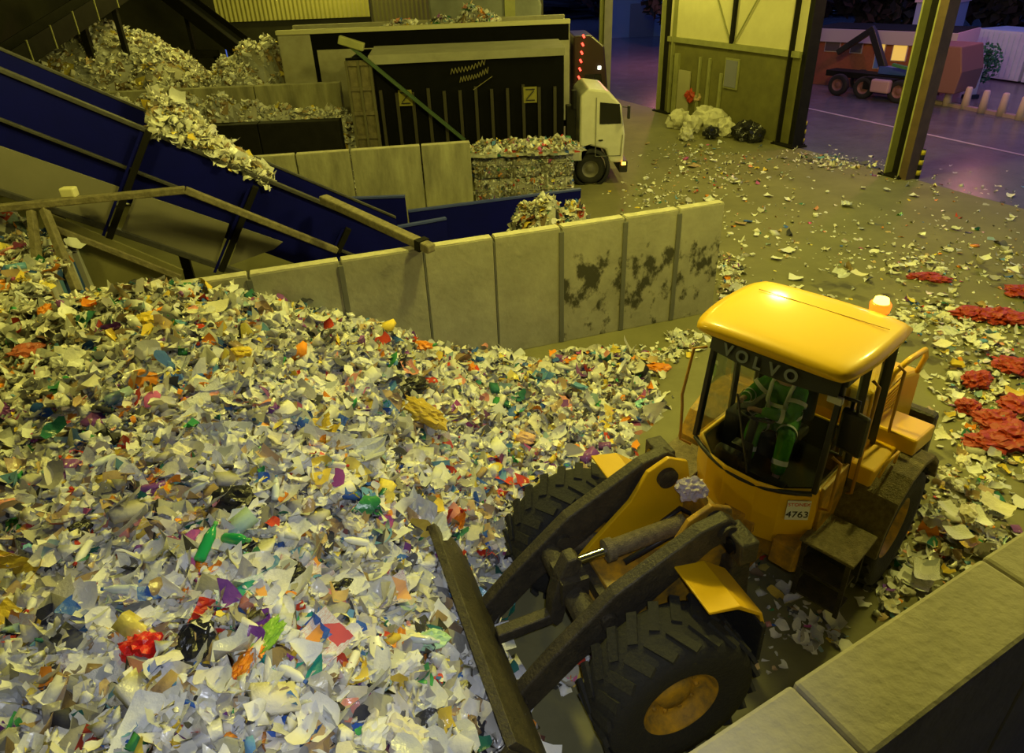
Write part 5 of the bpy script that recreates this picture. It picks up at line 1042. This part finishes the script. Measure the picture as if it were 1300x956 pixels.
KINDS = [  # name, look, category, meshes, weight
    ('paper_sheet', 'white paper sheet', 'paper', sm('paper_sheet', WHT, (.22, .42), .12, .3, 4, .03), 56),
    ('paper_sheet', 'cream paper sheet', 'paper', sm('paper_sheet', CRM, (.2, .36), .14, .4, 3, .04), 30),
    ('crumpled_paper', 'crumpled white paper', 'paper', lm('crumpled_paper', WHT, (.14, .24), 3), 26),
    ('crumpled_paper', 'crumpled cream paper', 'paper', lm('crumpled_paper', CRM, (.14, .24), 2), 16),
    ('plastic_film', 'glossy grey plastic film', 'plastic', sm('plastic_film', GRY, (.25, .5), .35, .5, 4, .06), 34),
    ('cardboard_piece', 'torn brown cardboard', 'cardboard', sm('cardboard_piece', BRN, (.2, .4), .03, .2, 3, .02), 16),
    ('newspaper_page', 'grey printed newspaper page', 'newspaper', sm('newspaper_page', PR1, (.28, .42), .12, .3, 3, .03), 22),
    ('printed_leaflet', 'brightly printed leaflet', 'leaflet', sm('printed_leaflet', PR2, (.2, .36), .10, .3, 3, .02), 24),
    ('printed_leaflet', 'purple printed leaflet', 'leaflet', sm('printed_leaflet', PR3, (.2, .32), .14, .3, 2, .03), 9),
    ('plastic_wrapper', 'yellow plastic wrapper', 'wrapper', sm('plastic_wrapper', YL, (.15, .3), .3, .4, 2, .04), 9),
    ('plastic_wrapper', 'orange plastic wrapper', 'wrapper', sm('plastic_wrapper', OR_, (.13, .25), .3, .4, 2, .04), 8),
    ('plastic_wrapper', 'red plastic wrapper', 'wrapper', sm('plastic_wrapper', RD, (.13, .25), .3, .4, 2, .04), 8),
    ('plastic_wrapper', 'blue plastic wrapper', 'wrapper', sm('plastic_wrapper', BL, (.13, .28), .3, .4, 2, .04), 10),
    ('plastic_wrapper', 'purple plastic wrapper', 'wrapper', sm('plastic_wrapper', PU, (.13, .22), .3, .4, 2, .04), 5),
    ('plastic_wrapper', 'teal green plastic wrapper', 'wrapper', sm('plastic_wrapper', TL, (.13, .22), .3, .4, 2, .04), 5),
    ('bin_liner', 'crumpled black bin liner', 'bag', lm('bin_liner', BK, (.18, .3), 2), 7),
]
PLACED = []
def put(name, me, loc, rot, label, cat, group=None, sc=1.0):
    o = bpy.data.objects.new(name, me); col.objects.link(o); o.location = loc; o.rotation_euler = rot; o.scale = (sc,)*3; tag(o, label, cat, group); return o
# bottles and cartons: things with parts
def bottle(mm, capm):
    r = empty('plastic_bottle'); b_ = MB().lathe([(0, 0), (.035, 0), (.042, .02), (.040, .07), (.043, .10), (.040, .14), (.042, .19), (.028, .24), (.014, .265), (.014, .285)], axis='z', n=16).build('bottle_body', mm, r); MB().lathe([(.017, .28), (.017, .305), (0, .305)], axis='z', n=12).build('cap', capm, r); return r
CLR = mat('clear_bottle', (.62, .68, .70), .12); GRN = mat('green_bottle', (.02, .34, .10), .12); MLK = mat('milk_bottle', (.84, .84, .78), .4)
CTP = printed('printed_carton', (.8, .8, .8), (.2, .3, .6), [(.8, .8, .8), (.1, .25, .6), (.8, .8, .8), (.1, .5, .25)], 6)
def carton():
    r = empty('drink_carton'); MB().prism([(-.035, 0), (.035, 0), (.035, .17), (.004, .215), (-.004, .215), (-.035, .17)], -.035, .035).build('carton_body', CTP, r, bevel=.003); MB().box((0, 0, .222), (.012, .07, .02)).build('seam', WHT, r); return r
region = [('near the bottom of the main heap', lambda x, y: y > 700 and x > 330), ('on the left slope of the main heap', lambda x, y: y > 560 and x <= 330), ('on the heap before the loader bucket', lambda x, y: y > 560), ('on the far slope below the concrete wall', lambda x, y: True)]
def reg(px, py): return next(t for t, f in region if f(px, py))
# jittered grid over the part of the heap that fills the lower left of the view
spots_ = []
for gy_ in range(19):
    yb = 470+gy_**1.12*20
    step = 26+gy_*2.0
    x_ = -10.0
    while x_ < 650:
        spots_.append((x_+rnd.uniform(-.4, .4)*step, yb+rnd.uniform(-9, 9))); x_ += step
rnd.shuffle(spots_)
spots_ = [s for s in spots_ if s[1] < 950 and not (s[0] > 560 and s[1] < 560)]; print('spots', len(spots_))
wts = [k_[4] for k_ in KINDS]; cnt = 0
for px, py in spots_[:330]:
    p = hit(px, py); k_ = rnd.choices(KINDS, wts)[0]; me = rnd.choice(k_[3]); fl_ = k_[0] in ('crumpled_paper', 'bin_liner')
    tw = rnd.uniform(.1, .5)
    put(k_[0], me, p+Vector((0, 0, .10 if fl_ else .09)), (rnd.gauss(-.05, .28)+.12, rnd.gauss(0, .28), rnd.uniform(0, 2*PI)), '%s lying %s' % (k_[1], reg(px, py)), k_[2], '%ss %s' % (k_[1], reg(px, py)), rnd.uniform(.95, 1.4)); cnt += 1
b0 = [bottle(CLR, BL), bottle(MLK, RD), bottle(MLK, BL), bottle(CLR, WHT), bottle(GRN, GN), carton()]
bl = ['clear plastic bottle with blue cap', 'white milk bottle with red cap', 'white milk bottle with blue cap', 'clear plastic bottle with white cap', 'green plastic bottle', 'printed drink carton']
kid = {r: [c for c in bpy.data.objects if c.parent == r] for r in b0}
used = set()
bspots = [(352, 645), (120, 700), (470, 700), (240, 640), (60, 760), (560, 735), (150, 590), (420, 600), (310, 800), (520, 820), (90, 520), (380, 500), (480, 470), (220, 480), (600, 480), (660, 500), (560, 560), (30, 560), (180, 760), (455, 840), (360, 860), (270, 560), (60, 640), (500, 580)]
for i, (px, py) in enumerate(bspots):
    j = i % 6 if i % 6 != 4 else 1; src = b0[j]; p = hit(px, py)
    if j in used:
        r = src.copy(); col.objects.link(r)
        for c_ in kid[src]: d_ = c_.copy(); col.objects.link(d_); d_.parent = r
    else: r = src; used.add(j)
    r.location = p+Vector((0, 0, .12)); r.rotation_euler = (R(80)+rnd.gauss(0, .2), rnd.gauss(0, .2), rnd.uniform(0, 6.28)); r.scale = (1.0,)*3
    tag(r, '%s lying %s' % (bl[j], reg(px, py)), 'bottle' if j < 5 else 'carton', '%ss %s' % (bl[j], reg(px, py)))
gb0 = b0[4]; gk = kid[gb0]
for i, (px, py, lab) in enumerate([(290, 698, 'green plastic bottle, the upper of two on the heap left of centre'), (258, 728, 'green plastic bottle, the lower of two on the heap left of centre')]):
    p = hit(px, py)
    if i: r = gb0.copy(); col.objects.link(r); [setattr(d_, 'parent', r) for d_ in [(lambda o_: (col.objects.link(o_), o_)[1])(c_.copy()) for c_ in gk]]
    else: r = gb0
    r.location = p+Vector((0, 0, .16)); r.rotation_euler = (R(70), .2, 1.0+i*1.9); r.scale = (1.3,)*3; tag(r, lab, 'bottle')
# distinctive single pieces
SP = [('plastic_sack', (530, 530), lump_mesh('plastic_sack', (.95, .34, .26), pm('ochre_sack', (.55, .38, .05), .4), 5, 4, .35), -.55, 'long ochre yellow sack lying across the heap above the bucket', 'sack'),
      ('paper_sheet', (436, 757), sheet_mesh('paper_sheet', .36, .5, .03, .1, WHT, 901), .5, 'large clean white paper sheet in the lower middle of the heap', 'paper'),
      ('crumpled_wrapper', (185, 836), lump_mesh('crumpled_wrapper', (.28, .24, .2), pm('bright_red', (.75, .02, .015), .3), 8, 3, .5), .3, 'bright red crumpled wrapper at the bottom left of the heap', 'wrapper'),
      ('plastic_wrapper', (214, 762), sheet_mesh('plastic_wrapper', .14, .42, .1, .2, BL, 903), .55, 'long blue strip of plastic on the lower left of the heap', 'wrapper'),
      ('bin_liner', (376, 742), lump_mesh('bin_liner', (.3, .22, .16), BK, 9, 3, .5), 1.9, 'small black bin liner beside the large white paper sheet', 'bag'),
      ('plastic_wrapper', (405, 548), sheet_mesh('plastic_wrapper', .22, .34, .3, .3, YL, 904), .2, 'yellow wrapper high on the middle of the heap', 'wrapper'),
      ('plastic_wrapper', (428, 552), sheet_mesh('plastic_wrapper', .22, .34, .3, .3, BL, 905), .9, 'blue wrapper beside the yellow one high on the heap', 'wrapper'),
      ('newspaper_page', (628, 822), sheet_mesh('newspaper_page', .34, .42, .05, .15, PR1, 906), .25, 'printed page with a red banner at the right end of the heap', 'newspaper'),
      ('newspaper_page', (590, 795), sheet_mesh('newspaper_page', .3, .44, .12, .2, PR1, 907), 1.2, 'printed newspaper page left of the page with the red banner', 'newspaper'),
      ('printed_leaflet', (400, 836), sheet_mesh('printed_leaflet', .4, .6, .1, .25, PR2, 908), .9, 'large red and orange printed leaflet near the bottom of the heap', 'leaflet'),
      ('printed_leaflet', (310, 765), sheet_mesh('printed_leaflet', .26, .42, .05, .1, PR4, 909), .45, 'green printed leaflet in the lower left of the heap', 'leaflet'),
      ('printed_leaflet', (478, 770), sheet_mesh('printed_leaflet', .34, .7, .16, .25, PR3, 910), .4, 'long purple printed wrapping right of the large white sheet', 'leaflet'),
      ('carrier_bag', (335, 832), lump_mesh('carrier_bag', (.5, .16, .12), pm('lime_bag', (.25, .50, .05), .3), 11, 4, .4), 1.15, 'lime green twisted carrier bag near the bottom of the heap', 'bag'),
      ('carrier_bag', (322, 850), lump_mesh('carrier_bag', (.4, .14, .10), OR_, 12, 4, .4), 1.25, 'orange twisted carrier bag beside the lime green one', 'bag'),
      ('plastic_wrapper', (396, 862), sheet_mesh('plastic_wrapper', .16, .24, .1, .2, TL, 911), .2, 'teal wrapper at the very bottom of the heap', 'wrapper'),
      ('plastic_film', (280, 500), sheet_mesh('plastic_film', .3, .55, .2, .3, GRY, 912), .3, 'pale grey film stretched on the middle of the heap', 'plastic'),
      ('plastic_film', (440, 585), sheet_mesh('plastic_film', .5, 1.0, .25, .4, GRY, 913), .1, 'large torn sheet of grey film above the bucket', 'plastic'),
      ('plastic_film', (365, 690), sheet_mesh('plastic_film', .3, .5, .15, .3, WHT, 914), .8, 'white glossy film lying in the centre of the heap', 'plastic'),
      ('plastic_film', (540, 690), sheet_mesh('plastic_film', .4, .6, .2, .3, GRY, 915), .4, 'round edged grey film right of the centre of the heap', 'plastic'),
      ('carrier_bag', (548, 825), lump_mesh('carrier_bag', (.34, .2, .14), pm('pale_green_bag', (.45, .70, .42), .3), 14, 3, .4), .1, 'pale green carrier bag near the bottom right of the heap', 'bag'),
      ('carrier_bag', (455, 398), lump_mesh('carrier_bag', (.34, .28, .26), PK, 15, 3, .4), .1, 'pink bag at the top of the heap against the wall', 'bag'),
      ('carrier_bag', (490, 405), lump_mesh('carrier_bag', (.2, .2, .2), TL, 16, 3, .4), .1, 'dark teal bag at the top of the heap against the wall', 'bag'),
      ('plastic_wrapper', (731, 462), lump_mesh('plastic_wrapper', (.4, .26, .12), OR_, 17, 3, .5), .1, 'orange wrapper at the foot of the wall below its third post', 'wrapper'),
      ('plastic_wrapper', (671, 472), lump_mesh('plastic_wrapper', (.42, .2, .14), pm('amber_wrap', (.85, .42, .02), .35), 18, 3, .5), -.2, 'amber wrapper on the thin end of the heap near the wall', 'wrapper'),
      ('plastic_wrapper', (836, 470), lump_mesh('plastic_wrapper', (.42, .24, .1), OR_, 19, 3, .5), .0, 'orange wrapper on the floor just left of the cab', 'wrapper'),
      ('plastic_wrapper', (538, 448), lump_mesh('plastic_wrapper', (.3, .2, .14), OR_, 20, 3, .5), .0, 'orange wrapper on the heap right below the wall', 'wrapper'),
      ('plastic_wrapper', (598, 474), lump_mesh('plastic_wrapper', (.16, .24, .14), OR_, 21, 3, .5), .0, 'small orange wrapper in the middle of the thin heap', 'wrapper'),
      ('plastic_wrapper', (732, 574), lump_mesh('plastic_wrapper', (.3, .18, .1), OR_, 22, 3, .5), .1, 'orange wrapper just beyond the far front tyre', 'wrapper'),
      ('carrier_bag', (817, 517), lump_mesh('carrier_bag', (.32, .2, .14), pm('cyan_bag', (.35, .72, .72), .35), 23, 3, .4), .2, 'pale cyan bag on bare floor left of the cab', 'bag'),
      ('cardboard_piece', (784, 531), sheet_mesh('cardboard_piece', .3, .5, .1, .3, pm('ochre_card', (.68, .5, .12), .6), 930), .1, 'ochre cardboard on the floor left of the cab', 'cardboard'),
      ('carrier_bag', (668, 566), lump_mesh('carrier_bag', (.3, .2, .16), pm('peach_bag', (.8, .48, .3), .4), 24, 3, .4), -.4, 'peach coloured bag beyond the far front tyre', 'bag'),
      ('plastic_wrapper', (190, 415), lump_mesh('plastic_wrapper', (.3, .26, .16), YL, 26, 3, .5), .2, 'yellow wrapper on the upper left crest of the heap', 'wrapper'),
      ('plastic_wrapper', (308, 458), lump_mesh('plastic_wrapper', (.3, .18, .14), YL, 27, 3, .5), .2, 'bright yellow wrapper on the upper middle of the heap', 'wrapper'),
      ('plastic_wrapper', (62, 405), lump_mesh('plastic_wrapper', (.2, .22, .14), OR_, 28, 3, .5), .2, 'orange wrapper on the far left crest of the heap', 'wrapper'),
      ('plastic_wrapper', (40, 455), lump_mesh('plastic_wrapper', (.5, .3, .16), pm('rust_red', (.5, .12, .06), .4), 29, 3, .5), .8, 'rust red wrapper near the left edge of the heap', 'wrapper'),
      ('cardboard_piece', (265, 400), sheet_mesh('cardboard_piece', .4, .62, .05, .2, CRM, 931), .1, 'large cream board on the crest of the heap', 'cardboard'),
      ('cardboard_piece', (115, 392), sheet_mesh('cardboard_piece', .3, .62, .05, .2, CRM, 932), .05, 'long cream board on the far left crest of the heap', 'cardboard'),
      ('cardboard_piece', (380, 385), sheet_mesh('cardboard_piece', .32, .4, .05, .3, pm('ochre_card', (.68, .5, .12), .6), 933), .6, 'ochre board tilted on the crest against the wall', 'cardboard'),
      ('cardboard_piece', (70, 778), sheet_mesh('cardboard_piece', .3, .45, .04, .2, CRM, 934), .6, 'pale rounded board at the lower left of the heap', 'cardboard'),
      ('plastic_wrapper', (25, 740), sheet_mesh('plastic_wrapper', .3, .55, .2, .3, YL, 935), -.3, 'yellow wrapper low at the left edge of the heap', 'wrapper'),
      ('plastic_wrapper', (20, 810), sheet_mesh('plastic_wrapper', .3, .5, .2, .3, YL, 936), -.5, 'yellow wrapper in the bottom left corner of the heap', 'wrapper'),
      ]
for nm, (px, py), me, rz0, lab, cat in SP:
    p = hit(px, py); put(nm, me, p+Vector((0, 0, .14 if p.z > .3 else .07)), (rnd.gauss(.1, .1), rnd.gauss(0, .1), rz0), lab, cat)
# red sacks behind the loader
RB = pm('red_sack', (.42, .045, .018), .45)
RBP = [((1230, 402), (.55, .34, .2), 'red sack, the left one of the row beyond the beacon'), ((1262, 405), (.6, .36, .22), 'red sack, the middle one of the row beyond the beacon'), ((1292, 410), (.55, .36, .22), 'red sack at the right end of the row beyond the beacon'), ((1172, 353), (.55, .24, .12), 'small flat red sack far behind the beacon'), ((1192, 357), (.4, .2, .1), 'smaller of the two flat red sacks far behind the beacon'), ((1296, 374), (.5, .4, .18), 'red sack alone at the right edge above the row'),
       ((1238, 488), (.4, .3, .22), 'round reddish sack among the litter right of the cab'), ((1288, 470), (.5, .4, .2), 'red sack at the right edge between the row and the big sacks'), ((1262, 540), (.55, .4, .22), 'red sack on the upper left of the big cluster at right'), ((1290, 560), (.7, .5, .26), 'largest red sack of the cluster at the right edge'), ((1255, 566), (.55, .36, .18), 'red sack on the lower left of the cluster at right'), ((1292, 520), (.5, .4, .2), 'dark red sack at the top of the cluster at right'), ((1228, 523), (.3, .28, .2), 'small pinkish sack between the cab and the red cluster')]
for i, ((px, py), sz, lab) in enumerate(RBP):
    p = at(px, py, 0); put('plastic_sack', lump_mesh('plastic_sack', tuple(v*1.25 for v in sz), RB, 40+i, 4, .45), p+Vector((0, 0, sz[2]*.42)), (0, 0, rnd.uniform(-.4, .4)), lab, 'sack')
put('plastic_wrapper', sheet_mesh('plastic_wrapper', .2, .32, .1, .2, YL, 950), at(1285, 508)+Vector((0, 0, .16)), (0, .1, -.6), 'bright yellow wrapper among the red sacks', 'wrapper')
put('plastic_wrapper', sheet_mesh('plastic_wrapper', .12, .3, .1, .2, YL, 951), at(1228, 698)+Vector((0, 0, .12)), (0, .1, .4), 'yellow wrapper on the floor by the concrete parapet', 'wrapper')
# larger separate scraps on the floor
FS = [('beside the rear of the loader', [(1215, 505), (1222, 590), (1235, 600), (1214, 620), (1228, 655), (1205, 650), (1180, 655), (1175, 728), (1195, 600), (1250, 625), (1265, 645), (1196, 556), (1215, 680), (1160, 740), (1130, 775), (1240, 660)]),
      ('on the open floor beyond the loader', [(1180, 395), (1150, 400), (1210, 425), (1160, 420), (1195, 440), (1175, 330), (1195, 345), (1250, 330), (1120, 345), (1060, 350), (1155, 338), (1285, 345), (1240, 440), (1215, 450), (1260, 430), (1010, 355), (985, 330), (1090, 350), (1280, 330), (1140, 360)]),
      ('on the floor near the end of the concrete wall', [(925, 352), (935, 365), (918, 380), (932, 340), (960, 300), (940, 285), (1000, 320), (955, 325)]),
      ('on the floor between the truck and the columns', [(935, 233), (860, 225), (975, 250), (900, 255), (1075, 262), (1000, 255), (880, 212), (905, 205), (1160, 250), (1050, 245), (945, 255), (1035, 275), (985, 215), (1095, 240), (820, 228)]),
      ('on the floor between the heap and the loader cab', [(800, 450), (845, 447), (862, 430), (770, 500), (826, 494), (755, 590), (700, 600), (640, 640) , (870, 440), (792, 445)])]
for where, pts in FS:
    for px, py in pts:
        k_ = rnd.choices(KINDS[:8], [8, 4, 3, 2, 3, 1, 1, 1])[0]; p = hit(px, py)
        put(k_[0], rnd.choice(k_[3]), p+Vector((0, 0, .055)), (rnd.gauss(0, .05), rnd.gauss(0, .05), rnd.uniform(0, 6.28)), '%s lying %s' % (k_[1], where), k_[2], '%ss %s' % (k_[1], where), rnd.uniform(.75, 1.1))
# white bags, dark tyre pile and junk at the foot of the panelled bay
WB = pm('pale_bag', (.62, .60, .46), .5)
for i, (px, py, s_, lab) in enumerate([(860, 162, .75, 'pale bag, leftmost at the foot of the panelled bay'), (877, 168, .7, 'pale bag, second from the left at the foot of the panelled bay'), (893, 158, .8, 'pale bag on top of the pile below the panelled bay'), (906, 166, .8, 'big pale bag in the middle of the pile below the panelled bay'), (920, 172, .7, 'pale bag, right of the pile below the panelled bay'), (870, 178, .5, 'small pale bag in front of the pile below the panelled bay')]):
    p = at(px, py); put('refuse_bag', lump_mesh('refuse_bag', (s_*1.3, s_*1.1, s_*1.2), WB, 70+i, 3, .4), p+Vector((0, 0, s_*.45)), (0, 0, i), lab, 'bag')
for i, (px, py, s_, lab) in enumerate([(945, 178, .8, 'dark refuse bag against the panelled bay, left of the wide column'), (957, 180, .7, 'dark refuse bag beside the wide dark column'), (902, 176, .5, 'small dark refuse bag among the pale bags'), (878, 150, .6, 'dark red bag beside the first column of the panelled bay'), (888, 152, .55, 'brown bag behind the pale bags')]):
    p = at(px, py); mm_ = BK if i < 3 else (RB if i == 3 else BRN); hz = 0 if i < 3 else .8; put('refuse_bag', lump_mesh('refuse_bag', (s_*1.3, s_*1.1, s_*1.1), mm_, 80+i, 3, .4), p+Vector((0, 0, s_*.45+hz)), (0, 0, i), lab, 'bag')
p = at(974, 176); put('plastic_wrapper', lump_mesh('plastic_wrapper', (.35, .3, .3), OR_, 90, 3, .4), p+Vector((0, 0, .15)), (0, 0, 0), 'orange wrapper beside the wide dark column', 'wrapper')
# snagged film on the loader's front frame is a separate piece
v = LD.matrix_world; bpy.context.view_layer.update(); v = LD.matrix_world @ FM @ Vector((-.55, .0, 2.0)); 
put('plastic_film', lump_mesh('plastic_film', (.3, .24, .2), pm('lilac_film', (.55, .48, .55), .3), 95, 4, .5), LD.matrix_world @ FM @ Vector((-.95, -.12, 1.95)), (0, 0, .3), 'crumpled lilac grey film snagged on the loader front frame', 'plastic')
# ------------------------------------------------------------------ light
def light(kind, name, loc, power, colr, size=.3, tgt=None, **k):
    l = bpy.data.lights.new(name, kind); l.energy = power; l.color = colr
    if kind in ('POINT', 'SPOT'): l.shadow_soft_size = size
    if kind == 'AREA': l.size = size
    for a_, b_ in k.items(): setattr(l, a_, b_)
    o = bpy.data.objects.new(name, l); col.objects.link(o); o.location = loc
    if tgt is not None: o.rotation_euler = (Vector(tgt)-Vector(loc)).to_track_quat('-Z', 'Y').to_euler()
    return o
OLC = (1, .91, .17)
for x, y, pw_ in [(1.5, 10.5, 1700), (9, 10, 1600), (-8, 9.5, 620), (9, 21, 1700), (-5, 18, 500), (5, 33, 1100), (-12, 31, 700), (-10, 45, 600)]:
    light('POINT', 'hall_lamp', (x, y, 8.7), pw_, OLC, .35)
# the photographer's flash
fl = at(500, 900, 2.0); 
light('SPOT', 'camera_flash', (.12, -.05, 7.25), 780, (.84, .88, 1), .05, tgt=hit(510, 800), spot_size=R(68), spot_blend=1.0)
# dusk outside
w = bpy.data.worlds.new('dusk'); bpy.context.scene.world = w; w.use_nodes = True; nt = w.node_tree; bg = nt.nodes['Background']; bg.inputs['Color'].default_value = (.07, .12, .42, 1); bg.inputs['Strength'].default_value = 1.05
for x, y, pw_ in [(18, 29, 700), (12, 52, 2200), (25, 36, 500)]: light('POINT', 'yard_lamp', (x, y, 7.5), pw_, (1, .30, .32), .3)
